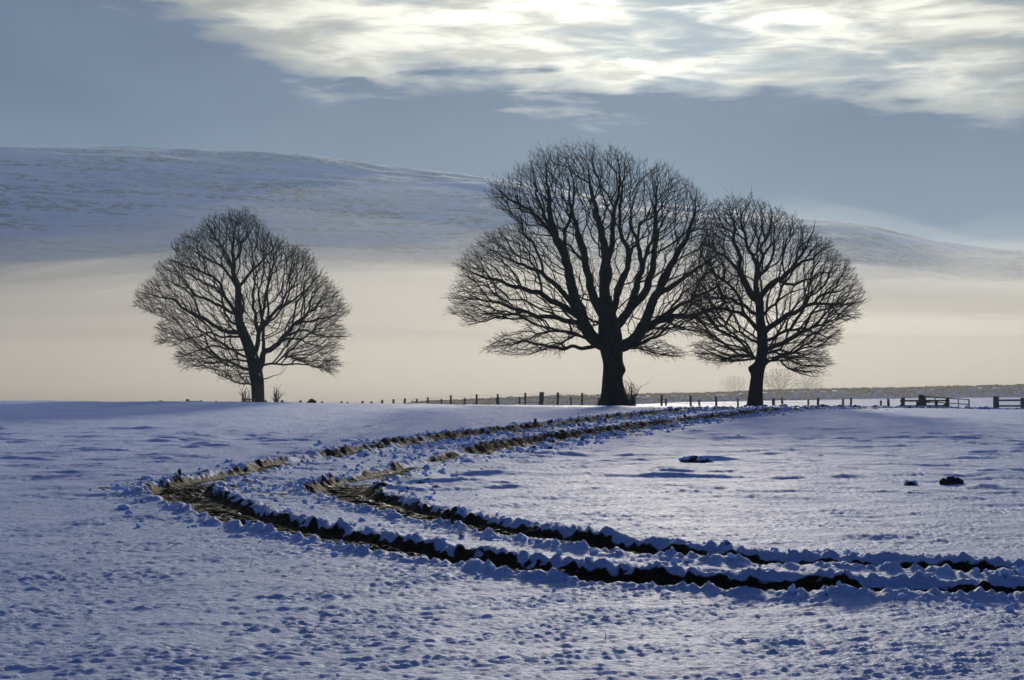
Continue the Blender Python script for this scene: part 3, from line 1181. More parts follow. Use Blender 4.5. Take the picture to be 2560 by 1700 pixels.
LEFT = dict(
    trunk=[(966, 1505, 44), (960, 1400, 45), (948, 1300, 50), (928, 1190, 46), (893, 1085, 41), (852, 985, 36), (818, 880, 30), (818, 770, 26)],
    limbs=[([(820, 800), (815, 690), (790, 565), (770, 450), (770, 350), (782, 230), (790, 130)], 24, 0.5),
           ([(950, 1290), (990, 1215), (1012, 1130), (1060, 1110), (1115, 1070), (1180, 1000), (1240, 930), (1330, 860), (1420, 790), (1500, 680)], 26, -2.0),
           ([(930, 1170), (950, 1070), (960, 965), (1000, 900), (1060, 830), (1100, 760), (1150, 680), (1260, 560)], 20, 2.5),
           ([(1013, 1125), (1020, 1000), (1025, 900), (1040, 780), (1080, 640), (1120, 500), (1130, 380)], 13, -3.0),
           ([(955, 980), (915, 880), (890, 760), (880, 640), (900, 500), (960, 360)], 14, 3.5),
           ([(965, 950), (985, 830), (975, 720), (1000, 600), (1060, 450)], 12, -2.5),
           ([(845, 1000), (720, 970), (620, 910), (540, 860), (440, 810), (360, 750), (250, 720), (110, 690)], 17, -1.5),
           ([(840, 1015), (700, 1010), (580, 985), (480, 1000), (380, 1040), (250, 1075)], 9, 2.0),
           ([(800, 855), (680, 790), (590, 740), (490, 700), (430, 640), (380, 560), (290, 490)], 13, 1.5),
           ([(800, 860), (740, 720), (700, 620), (620, 560), (500, 520), (370, 470)], 14, -3.5),
           ([(815, 680), (740, 560), (660, 480), (560, 420), (400, 340)], 12, 2.5),
           ([(780, 500), (700, 350), (640, 250), (590, 170)], 9, -1.5),
           ([(818, 660), (870, 560), (930, 480), (1000, 400), (1070, 300)], 12, 2.0),
           ([(775, 460), (850, 370), (900, 290), (930, 190)], 9, -2.5),
           ([(895, 1110), (780, 1110), (690, 1090), (600, 1100), (500, 1140), (390, 1170)], 8, -2.5),
           ([(915, 1195), (760, 1180), (640, 1200), (540, 1210), (420, 1240)], 8, 2.0),
           ([(950, 1370), (880, 1365), (800, 1340), (720, 1310), (650, 1275)], 5, -1.0),
           ([(1000, 1225), (1100, 1210), (1200, 1215), (1310, 1215), (1400, 1240), (1500, 1285)], 8, 1.0),
           ([(1200, 1215), (1240, 1180), (1330, 1190), (1440, 1190), (1550, 1190)], 5, -1.5),
           ([(975, 1335), (1050, 1305), (1120, 1290)], 4, 1.0),
           ([(1170, 1010), (1280, 970), (1400, 990), (1500, 1010), (1610, 1000)], 9, 2.5),
           ([(1150, 1040), (1260, 1030), (1380, 1070), (1500, 1095), (1560, 1080)], 8, -2.5),
           ([(1240, 930), (1350, 900), (1480, 870), (1620, 840)], 9, 1.0),
           ([(880, 1060), (870, 900), (900, 740), (850, 600), (840, 450)], 12, -5.0),
           ([(1080, 820), (1200, 700), (1320, 560), (1380, 460)], 9, 4.5)],
    outline=[(50, 765), (60, 690), (150, 610), (220, 565), (220, 490), (300, 450), (370, 420), (320, 345), (400, 272), (470, 240), (560, 160), (650, 110), (740, 85), (800, 80),
             (870, 87), (950, 120), (1000, 170), (1060, 255), (1120, 275), (1170, 322), (1240, 340), (1330, 388), (1380, 440), (1420, 540), (1500, 600), (1560, 680),
             (1600, 740), (1642, 840), (1550, 890), (1600, 950), (1632, 992), (1560, 1025), (1572, 1090), (1530, 1140), (1572, 1215), (1510, 1295), (1420, 1255),
             (1300, 1205), (1180, 1195), (1130, 1120), (1040, 1010), (960, 900), (900, 960), (840, 1010), (870, 1150), (880, 1200), (905, 1365), (760, 1352), (670, 1310), (620, 1255), (410, 1250), (350, 1165),
             (380, 1100), (470, 1070), (400, 1055), (250, 1085), (208, 1055), (235, 980), (220, 925), (290, 880), (190, 850), (85, 810)])
RIGHT = dict(
    trunk=[(568, 1498, 46), (576, 1400, 43), (590, 1280, 41), (612, 1180, 39), (622, 1080, 36), (620, 1000, 34), (606, 900, 30), (602, 800, 28), (598, 740, 25)],
    limbs=[([(600, 780), (540, 735), (490, 650), (455, 560), (455, 480), (420, 390), (400, 250), (380, 130)], 26, -1.5),
           ([(598, 760), (580, 680), (595, 560), (570, 470), (530, 380), (500, 250), (490, 110)], 21, 1.5),
           ([(595, 570), (625, 480), (600, 420), (640, 330), (660, 220), (640, 140)], 12, -2.5),
           ([(600, 760), (650, 690), (720, 640), (800, 580), (880, 520), (960, 480), (1040, 400)], 22, -1.0),
           ([(622, 1000), (700, 940), (790, 880), (880, 840), (980, 790), (1020, 740), (1100, 720), (1200, 690), (1260, 650)], 22, 1.5),
           ([(980, 790), (1080, 795), (1200, 800), (1300, 780)], 10, -1.5),
           ([(1080, 795), (1140, 850), (1200, 900), (1270, 885)], 6, 1.0),
           ([(625, 1060), (730, 1010), (850, 970), (950, 1000), (1080, 1060)], 12, -2.5),
           ([(620, 1150), (720, 1120), (850, 1130), (960, 1140), (1060, 1120)], 10, 2.0),
           ([(620, 1185), (740, 1190), (800, 1250), (880, 1280), (990, 1297)], 7, -1.0),
           ([(720, 1130), (850, 1200), (950, 1230), (1090, 1215)], 7, -2.0),
           ([(615, 1000), (540, 930), (480, 880), (400, 850), (300, 840), (180, 850)], 18, -2.0),
           ([(400, 855), (330, 960), (230, 920), (120, 890)], 8, 1.5),
           ([(622, 1070), (540, 1030), (480, 990), (380, 1000), (280, 1020)], 10, 2.5),
           ([(610, 1185), (540, 1165), (480, 1145), (400, 1165), (300, 1155), (160, 1080)], 10, -1.0),
           ([(608, 890), (520, 820), (460, 780), (380, 750), (250, 740), (130, 700)], 13, 2.5),
           ([(455, 560), (380, 480), (300, 420), (200, 350)], 12, 2.0),
           ([(590, 620), (690, 520), (740, 400), (760, 270), (740, 170)], 12, 3.5),
           ([(720, 640), (800, 660), (900, 640), (1000, 600), (1120, 560), (1220, 540)], 11, 3.0),
           ([(800, 580), (870, 450), (900, 350), (920, 270)], 9, -3.0),
           ([(600, 800), (570, 680), (540, 560), (560, 400)], 14, 5.0),
           ([(606, 900), (680, 800), (760, 740), (880, 700)], 10, -4.5)],
    outline=[(120, 1082), (180, 1060), (250, 1035), (130, 955), (60, 890), (80, 700), (140, 450), (190, 300), (260, 150), (330, 90), (440, 52), (530, 63), (600, 95),
             (652, 130), (690, 165), (725, 138), (800, 190), (880, 230), (950, 290), (1000, 350), (1080, 368), (1110, 440), (1200, 510), (1250, 560), (1270, 640), (1322, 740),
             (1332, 775), (1270, 830), (1285, 885), (1240, 922), (1160, 880), (1150, 930), (1165, 985), (1130, 1085), (1050, 1085), (1060, 1130), (1112, 1212),
             (1040, 1250), (1000, 1302), (860, 1285), (770, 1210), (680, 1195), (660, 1080), (680, 900), (600, 850), (560, 950), (590, 1060), (570, 1180), (480, 1195), (330, 1222), (185, 1180)])

grow_tree('bare_tree', 'tallest bare tree with the thickest dark trunk, wide rounded crown of many upright limbs', 112.0, (1100, 340), 0.4465,
          n_att=16000, seed=3, bark=M_BARK, twig=M_TWIG, group='bare trees along the fence', burl=[(2.9, 1, 0.4, 0.28)], flare=0.75, **BIG)
grow_tree('bare_tree', 'bare tree standing alone with a trunk forked low and snow in the fork', 116.0, (320, 500), 0.338,
          n_att=14500, seed=5, bark=M_BARK, twig=M_TWIG_HAZED, group='bare trees along the fence', step=0.22, dk=0.34, twig_len=0.36, flare=0.25, **LEFT)
grow_tree('bare_tree', 'smaller bare tree with a leaning burled trunk, its crown touching the tallest tree', 107.0, (1680, 470), 0.3636,
          n_att=11000, seed=8, bark=M_BARK, twig=M_TWIG, group='bare trees along the fence', step=0.22, dk=0.34, twig_len=0.36, burl=[(2.75, -1, 0.3, 0.38)], flare=0.3, **RIGHT)


# ------------------------------------------------------------------ small trees beyond the wall and shrubs
def trunk_snow(Y, org, sc, spots, base_px):
    b = at(org[0] + base_px[0] * sc, org[1] + base_px[1] * sc, Y)
    root = [o for o in col.objects if o.name.startswith('bare_tree') and abs(o.location.x - b[0]) < 0.6][0]
    for k, (zx, zy, w, h, dy) in enumerate(spots):
        p = at(org[0] + zx * sc, org[1] + zy * sc, Y) - np.array(root.location)
        m = Y / F * sc
        g = np.random.default_rng(70 + k)
        v = SHAPES[k % 14] * [w * m, .16, h * m]
        add_obj('snow_patch', mesh_np('snow_patch', v + p + [0, dy, 0], ICO_F), M_SNOW, root)


def small_tree(name, label, px, Y, top_px, half_px, seed, n_att=420, group=None, cat='tree', tip=0.016, stems=3, low=0.25):
    g = np.random.default_rng(seed)
    x = (px - 1280) / F * Y
    z0 = gz(x, Y)
    ztop = at(px, top_px, Y)[2]
    hgt = ztop - z0
    hw = half_px / F * Y
    root = empty(name, (x, Y, z0), label, cat, group)
    P, par, tag, R = [np.array([0, 0, -0.2]), np.array([0, 0, hgt * low * .5]), np.array([0.05, 0, hgt * low])], [-1, 0, 1], [0, 0, 0], None
    att = g.normal(0, 1, (n_att * 3, 3))
    att /= np.linalg.norm(att, axis=1)[:, None]
    att *= g.uniform(0, 1, len(att))[:, None] ** 0.4
    att = att * [hw, hw, hgt * (1 - low) / 2] + [0, 0, hgt * (1 + low) / 2 - 0.05 * hgt]
    lump = 1 + 0.35 * np.sin(att[:, 0] * 3.1 / hw + seed) * np.sin(att[:, 1] * 2.7 / hw)
    att[:, :2] *= lump[:, None]
    att = att[:n_att]
    st = max(hgt, hw) / 26
    PA, par, tag = spread(np.array(P), par, tag, att, np.array(P[-1]), 0.4)
    n = len(PA)
    r = np.zeros(n)
    acc = np.zeros(n)
    for i in range(n - 1, -1, -1):
        r[i] = max(acc[i], tip ** 2.2) ** (1 / 2.2)
        if par[i] >= 0:
            acc[par[i]] += r[i] ** 2.2
    mc = np.full(n, -1)
    for i in np.argsort(-r):
        if par[i] >= 0 and mc[par[i]] < 0:
            mc[par[i]] = i
    has = par >= 0
    thick = has & ((r > 3.2 * tip) | (np.arange(n) < 3))
    me = mesh_np('trunk', *tube_mesh('trunk', PA, par, r, thick, 6, mc, np.zeros(3)))
    add_obj('trunk', me, M_BARK, root)
    fine = has & ~thick
    me = mesh_np('crown', *tube_mesh('crown', PA, par, r, fine, 3, mc, np.zeros(3)))
    add_obj('crown', me, M_TWIG, root)
    return root


trunk_snow(116.0, (320, 500), 0.338, [(948, 1160, 7, 14, -.36), (982, 1290, 6, 16, -.50)], (966, 1505))

for i, (px, top, hw, Y, lab) in enumerate([
        (1948, 914, 46, 212, 'small hazy tree beyond the stone wall, its round crown behind the leaning trunk'),
        (2022, 936, 36, 220, 'low hazy tree beyond the stone wall, second from the leaning trunk'),
        (1836, 934, 34, 238, 'faint hazy tree beyond the wall between the two tallest trunks')]):
    small_tree('distant_tree', lab, px, Y, top, hw, 40 + i, 800, 'hazy small trees beyond the wall', low=0.22, tip=0.022)


def shrub(label, px, Y, top_px, half_px, n, seed, lean=0.0, forked=0.6):
    g = np.random.default_rng(seed)
    x = (px - 1280) / F * Y
    z0 = gz(x, Y)
    hgt = at(px, top_px, Y)[2] - z0
    hw = half_px / F * Y
    root = empty('leafless_shrub', (x, Y, z0), label, 'shrub', 'leafless shrubs by the tree trunks')
    for s in range(n):
        a = g.uniform(0, 2 * math.pi)
        out = g.uniform(0.15, 1)
        P, par, R = [np.array([0.12 * hw * math.cos(a), 0.12 * hw * math.sin(a), -0.1])], [-1], [0.028]
        h = hgt * g.uniform(0.65, 1.0)
        m = 7
        for k in range(1, m + 1):
            t = k / m
            P.append(np.array([hw * out * math.cos(a) * t ** 1.2 + lean * t * hw, hw * out * math.sin(a) * t ** 1.2, h * t]) + g.normal(0, 0.03, 3))
            par.append(k - 1)
            R.append(0.028 * (1 - t) + 0.010)
        for k in range(2, m):
            if g.uniform() < forked:
                b = P[k]
                d = np.array([g.normal(0, .5), g.normal(0, .5), 1.0])
                L = h * 0.3
                for q in (1, 2):
                    P.append(b + d * L * q / 2 + g.normal(0, 0.03, 3))
                    par.append(k if q == 1 else len(P) - 2)
                    R.append(0.012)
        P, par, R = np.array(P), np.array(par), np.array(R)
        mc = np.full(len(P), -1)
        for k in range(m):
            mc[k] = k + 1
        me = mesh_np('stem', *tube_mesh('stem', P, par, R, par >= 0, 4, mc, np.zeros(3)))
        add_obj('stem', me, M_TWIG, root)


shrub('thin upright leafless shrub behind the low rail beside the lone tree', 616, 117.5, 969, 17, 12, 61, -0.1)
shrub('fan shaped leafless shrub on open side of the lone tree, away from the rail', 690, 115.0, 966, 16, 14, 62, 0.35)
shrub('leafless shrub growing against the foot of the tallest tree', 1580, 113.0, 950, 26, 12, 63, 0.1, 0.8)


def leafy_bush():
    px, Y = 780, 113.0
    g = np.random.default_rng(66)
    x = (px - 1280) / F * Y
    z0 = gz(x, Y)
    hgt = at(px, 998, Y)[2] - z0
    root = empty('evergreen_bush', (x, Y, z0), 'little dark evergreen bush poking above the snow between fence posts', 'bush')
    V, Fc = [], []
    for k in range(420):
        d = g.normal(0, 1, 3)
        d /= np.linalg.norm(d)
        c = d * g.uniform(0.3, 1) ** 0.5 * [0.36, 0.36, hgt * 0.45] + [0, 0, hgt * 0.55]
        a, b = g.normal(0, 1, 3), g.normal(0, 1, 3)
        a /= np.linalg.norm(a)
        b = np.cross(a, b)
        b /= np.linalg.norm(b)
        L, W = 0.12 * g.uniform(.6, 1.2), 0.05
        o = len(V)
        V += [c - a * L, c + b * W, c + a * L, c - b * W]
        Fc.append([o, o + 1, o + 2, o + 3])
    m, t = mat_new('evergreen_leaf')
    principled(t, (0.02, 0.03, 0.012), 0.7)
    add_obj('crown', mesh_np('crown', np.array(V), np.array(Fc), False), m, root)
    P = np.array([[0, 0, -0.1], [0.02, 0, hgt * .4], [-.1, .05, hgt * .75], [.15, 0, hgt * .8]])
    me = mesh_np('trunk', *tube_mesh('trunk', P, np.array([-1, 0, 1, 1]), np.array([.03, .025, .012, .012]), np.array([0, 1, 1, 1], bool), 5, np.array([1, 2, -1, -1]), np.zeros(3)))
    add_obj('trunk', me, M_TWIG, root)


leafy_bush()


# ------------------------------------------------------------------ fences, gate, wall
def box_mesh(name, sx, sy, sz, seed=0, rough=0.06, taper=1.0, slant=0.0):
    """an upright squared or round-cornered timber, base at z=0, with worn uneven faces"""
    g = np.random.default_rng(seed)
    prof = [(-.5, -.35), (-.35, -.5), (.35, -.5), (.5, -.35), (.5, .35), (.35, .5), (-.35, .5), (-.5, .35)]
    lv = np.linspace(0, 1, 5)
    V = []
    for k, t in enumerate(lv):
        f = 1 + (taper - 1) * t
        for (a, b) in prof:
            e = 1 + g.normal(0, rough)
            V.append([a * sx * f * e, b * sy * f * e, sz * t + (slant * a * sx if k == 4 else 0)])
    n = len(prof)
    Fc = []
    for k in range(len(lv) - 1):
        for i in range(n):
            j = (i + 1) % n
            Fc.append([k * n + i, k * n + j, (k + 1) * n + j, (k + 1) * n + i])
    o = (len(lv) - 1) * n
    for i in (0, 2, 4):
        pass
    Fc += [[o, o + 1, o + 2, o + 3], [o, o + 3, o + 4, o + 7], [o + 4, o + 5, o + 6, o + 7]]
    Fc += [[3, 2, 1, 0], [7, 4, 3, 0], [7, 6, 5, 4]]
    return mesh_np(name, V, np.array(Fc), False)


def bar_mesh(name, a, b, w, h, seed=0, rough=0.04):
    """squared rail from a to b"""
    g = np.random.default_rng(seed)
    a, b = np.array(a, float), np.array(b, float)
    d = (b - a) / np.linalg.norm(b - a)
    s = np.cross(d, [0, 0, 1.0])
    s /= np.linalg.norm(s)
    u = np.cross(s, d)
    V = []
    n = 5
    for k in range(n):
        c = a + (b - a) * k / (n - 1)
        for (i, j) in ((-.5, -.5), (.5, -.5), (.5, .5), (-.5, .5)):
            e = 1 + g.normal(0, rough)
            V.append(c + s * i * w * e + u * j * h * e)
    Fc = []
    for k in range(n - 1):
        for i in range(4):
            j = (i + 1) % 4
            Fc.append([k * 4 + i, k * 4 + j, (k + 1) * 4 + j, (k + 1) * 4 + i])
    Fc += [[3, 2, 1, 0], [(n - 1) * 4 + i for i in range(4)]]
    return mesh_np(name, V, np.array(Fc), False)


def wire_fence(label, posts, strands, w, group=None):
    """posts: [(px, top py, depth Y, width scale)]"""
    loc = None
    tops = []
    root = None
    meshes = [box_mesh('post', w, w, 1.0, 300 + k, 0.07) for k in range(4)]
    for i, (px, top, Y, ws) in enumerate(posts):
        p = at(px, top, Y)
        z0 = gz(p[0], Y) - 0.12
        h = p[2] - z0
        if root is None:
            root = empty('wire_fence', (p[0], Y, z0 + 0.12), label, 'fence', group)
            loc = np.array([p[0], Y, z0 + 0.12])
        h = min(max(h, 0.75), 1.75)
        me = meshes[i % 4]
        add_obj('post', me, M_WOOD, root, loc=tuple(np.array([p[0], Y, z0]) - loc),
                rot=(random.gauss(0, .03), random.gauss(0, .035), random.uniform(0, 3)), scale=(ws, ws, h))
        tops.append(np.array([p[0], Y - 0.05, z0, h]))
    for f in strands:
        pts = []
        for a, b in zip(tops[:-1], tops[1:]):
            for t in np.linspace(0, 1, 5, endpoint=False):
                q = a[:3] + (b[:3] - a[:3]) * t
                q[2] += (a[3] + (b[3] - a[3]) * t) * f - 0.05 * 4 * t * (1 - t) * random.uniform(.3, 1)
                pts.append(q)
        pts.append(tops[-1][:3] + [0, 0, tops[-1][3] * f])
        P = np.array(pts) - loc
        n = len(P)
        me = mesh_np('wire', *tube_mesh('wire', P, np.arange(-1, n - 1), np.full(n, 0.007), np.arange(n) > 0, 3, np.r_[np.arange(1, n), -1], np.zeros(3)))
        add_obj('wire', me, M_METAL, root)
    return root


TALL = [(984, 998, 113, 1), (1011, 996, 112.5, 1), (1069, 993, 112, 1), (1127, 988, 112, 1), (1191, 986, 112, 1), (1246, 985, 112, 1), (1313, 982, 112, 1), (1352, 980, 111.5, 2.1),
        (1394, 981, 112, 1.05), (1455, 982, 112, 1), (1587, 985, 112.5, 1.15), (1654, 987, 112.5, 1), (1727, 988, 112, 1), (1791, 991, 112, 1),
        (1934, 996, 110.5, 1.3), (2045, 995, 111.5, 1.2), (2127, 995, 112.5, 1.15), (2221, 997, 113, 1.1)]
SHORT = [(1044, 997, 121, 1), (1103, 997, 121, 1), (1162, 995, 121, 1), (1242, 994, 121, 1), (1299, 992, 121, 1), (1428, 992, 121, 1), (1496, 993, 121, 1), (1577, 993, 121, 1),
         (1665, 996, 121, 1.05), (1749, 998, 121, 1.05), (1845, 997, 121, 1.05), (1956, 994, 122, 1.2), (2020, 998, 122, 1.15), (2107, 997, 122, 1.2), (2202, 1001, 122, 1.1)]
LOW = [(328, 1002.5, 119, 1), (401, 1000.5, 119, 1.15), (469, 998, 119, 1.9), (503, 1000.5, 118.5, 1.05), (541, 1002, 118, 1), (579, 1003, 118, 1), (665, 1000.5, 117.5, 1.1),
       (707, 1000.5, 117, 1.25), (751, 1001, 117, 1.2), (805, 1003, 116.5, 1), (852, 1003, 116.5, 1), (869, 1005, 116, 1), (906, 1002.5, 116, 1), (930, 1003.5, 115.5, 1), (955, 1000, 115, 1.15)]
wire_fence('post and wire fence with tall posts passing the foot of the tallest tree', TALL, (0.93, 0.66, 0.4), 0.14, 'post and wire fences')
wire_fence('post and wire fence with shorter posts just behind the tall posts, towards the stone wall', SHORT, (0.9, 0.6), 0.14, 'post and wire fences')
wire_fence('wire fence with only its post tops showing over the snow by the lone tree', LOW, (0.92, 0.75), 0.14, 'post and wire fences')


def low_rail():
    Y = 115.0
    a, b = at(604, 997.5, Y), at(640, 998.5, Y)
    z0 = gz(a[0], Y)
    loc = np.array([a[0], Y, z0])
    root = empty('wooden_rail', tuple(loc), 'low wooden rail of two bars half buried beside the trunk of the lone tree', 'rail')
    c, d = at(603, 1004.5, Y), at(640, 1005.5, Y)
    add_obj('rail', bar_mesh('rail', a - loc, b - loc, .08, .11, 1), M_WOOD, root)
    add_obj('rail', bar_mesh('rail', c - loc, d - loc, .08, .11, 2), M_WOOD, root)
    for k, px in enumerate((607, 624, 636)):
        p = at(px, 996.8, Y + 0.09)
        z = gz(p[0], Y) - .1
        add_obj('post', box_mesh('post', .12, .09, p[2] - z, 5 + k), M_WOOD, root, loc=tuple(np.array([p[0], Y + 0.09, z]) - loc))


low_rail()


def rail_fence(label, Y, posts, rails, braces=()):
    p0 = at(posts[0][0], 1020, Y)
    loc = np.array([p0[0], Y, gz(p0[0], Y)])
    root = empty('rail_fence', tuple(loc), label, 'fence', 'post and rail fences by the gate')
    for k, (px, top, w, sl) in enumerate(posts):
        p = at(px, top, Y)
        z = gz(p[0], Y) - 0.15
        add_obj('post', box_mesh('post', w, w * .8, p[2] - z, 20 + k, .03, 1.0, sl), M_WOOD, root, loc=tuple(np.array([p[0], Y, z]) - loc))
    for k, (pa, pb, y0, y1) in enumerate(rails):
        dy = -0.13
        add_obj('rail', bar_mesh('rail', at(pa, y0, Y + dy) - loc, at(pb, y1, Y + dy) - loc, .06, .13, 30 + k), M_WOOD, root)
    for k, (xa, ya, xb, yb) in enumerate(braces):
        add_obj('brace', bar_mesh('brace', at(xa, ya, Y - .25) - loc, at(xb, yb, Y - 0.02) - loc, .09, .10, 50 + k), M_WOOD, root)
    return root


rail_fence('post and rail fence with diagonal braces running into the broad gatepost', 110.0,
           [(2257, 994, .27, 0), (2341, 1002, .16, 0), (2368.5, 994, .24, 0)],
           [(2250, 2374, 1002, 1001.5), (2256, 2374, 1015.3, 1014.6)], [(2242, 1021, 2254, 1012), (2348, 1023, 2365, 1009)])
rail_fence('two rail fence beyond the gate opening with one heavy slanted-top post', 108.5,
           [(2490, 991, .38, -.16), (2557, 994, .32, 0), (2640, 996, .3, 0)],
           [(2492, 2700, 1000.7, 999.8), (2492, 2700, 1015, 1014.6)])


def gatepost():
    Y = 110.7
    g = np.random.default_rng(4)
    a = at(2305, 987, Y)
    z0 = gz(a[0], Y)
    loc = np.array([a[0], Y, z0])
    root = empty('gatepost', tuple(loc), 'broad dark stone gatepost with a sloping top where the gate hangs', 'gatepost')
    # stepped silhouette: px left, px right, py
    outl = [(2290, 2316, 1027), (2290.5, 2315.5, 1015), (2291, 2315, 1004.5), (2296, 2314.5, 1003), (2296.5, 2314, 996), (2296.5, 2311.5, 994), (2296.7, 2310, 988.5), (2297, 2303, 987)]
    V, Fc = [], []
    n = 10
    for (l, r, py) in outl:
        A, B = at(l, py, Y), at(r, py, Y)
        c, hw = (A + B) / 2, (B[0] - A[0]) / 2
        for k in range(n):
            th = 2 * math.pi * k / n
            cx = math.copysign(abs(math.cos(th)) ** 0.5, math.cos(th))
            sy = math.copysign(abs(math.sin(th)) ** 0.5, math.sin(th))
            V.append(np.array([c[0] + hw * cx, Y + 0.26 * sy, c[2]]) + g.normal(0, 0.008, 3) - loc)
    for k in range(len(outl) - 1):
        for i in range(n):
            j = (i + 1) % n
            Fc.append([k * n + i, k * n + j, (k + 1) * n + j, (k + 1) * n + i])
    o = (len(outl) - 1) * n
    for i in range(1, n - 2, 2):
        Fc.append([o, o + i, o + i + 1, o + i + 2])
    add_obj('shaft', mesh_np('shaft', np.array(V), np.array(Fc), False), M_STONE_DARK, root)
    for zz in (0.45, 0.95):
        add_obj('hinge', bar_mesh('hinge', np.array([.15, -.30, zz]), np.array([.5, -.30, zz - .01]), .03, .06, 3), M_METAL, root)


M_STONE_DARK = bark_material('gatepost_stone', (0.06, 0.045, 0.028), (0.15, 0.115, 0.07))
gatepost()


def field_gate():
    Y0, Y1 = 110.2, 109.2
    pts = lambda px, py: at(px, py, Y0 + (Y1 - Y0) * (px - 2314) / 109.0)
    a = pts(2314, 1022)
    loc = np.array([a[0], Y0, gz(a[0], Y0)])
    root = empty('field_gate', tuple(loc), 'rusty metal field gate with a sloping top bar, hung on the broad gatepost', 'gate')

    def tube(nm, p, q, r):
        P = np.array([p, (p + q) / 2, q]) - loc
        me = mesh_np(nm, *tube_mesh(nm, P, np.array([-1, 0, 1]), np.full(3, r), np.array([0, 1, 1], bool), 8, np.array([1, 2, -1]), np.zeros(3)))
        add_obj(nm, me, M_METAL, root)
    for (ya, yb) in ((991.5, 999.2), (1004.5, 1011), (1017.5, 1021.5)):
        tube('bar', pts(2313, ya), pts(2422.5, yb), .035)
    for (px, ya, yb) in ((2314, 989, 1021), (2338, 993, 1022), (2396, 997.5, 1022.5)):
        tube('upright', pts(px, ya), pts(px, yb), .035)
    tube('end_stile', pts(2422.5, 998.2), pts(2422.5, 1024.5), .05)
    tube('latch', pts(2418, 1011.5), pts(2418, 1020), .03)


field_gate()


def stone_variants(n, seed):
    g = np.random.default_rng(seed)
    out = []
    grid = [-0.5, 0.0, 0.5]
    pts = [(i, j, k) for i in range(3) for j in range(3) for k in range(3) if not (i == j == k == 1)]
    idx = {p: q for q, p in enumerate(pts)}
    faces = []
    for ax in range(3):
        for sd in (0, 2):
            for a in range(2):
                for b in range(2):
                    c = []
                    for (da, db) in ((0, 0), (1, 0), (1, 1), (0, 1)):
                        p = [0, 0, 0]
                        p[ax] = sd
                        p[(ax + 1) % 3] = a + da
                        p[(ax + 2) % 3] = b + db
                        c.append(idx[tuple(p)])
                    faces.append(c if sd == 2 else c[::-1])
    base = np.array([[grid[i] for i in p] for p in pts])
    for v in range(n):
        b = base.copy()
        s = b / np.linalg.norm(b, axis=1)[:, None] * 0.62
        b = 0.68 * b + 0.32 * s
        b += g.normal(0, 0.055, b.shape)
        out.append(mesh_np('stone', b, np.array(faces), False))
    return out


WALL_TOP = [(1015, 1008), (1040, 1003.5), (1100, 1001), (1200, 996.5), (1350, 989.5), (1500, 987), (1660, 983.5), (1800, 980.5), (1950, 974), (2100, 971.5), (2300, 967.5), (2560, 961.5), (2720, 958)]


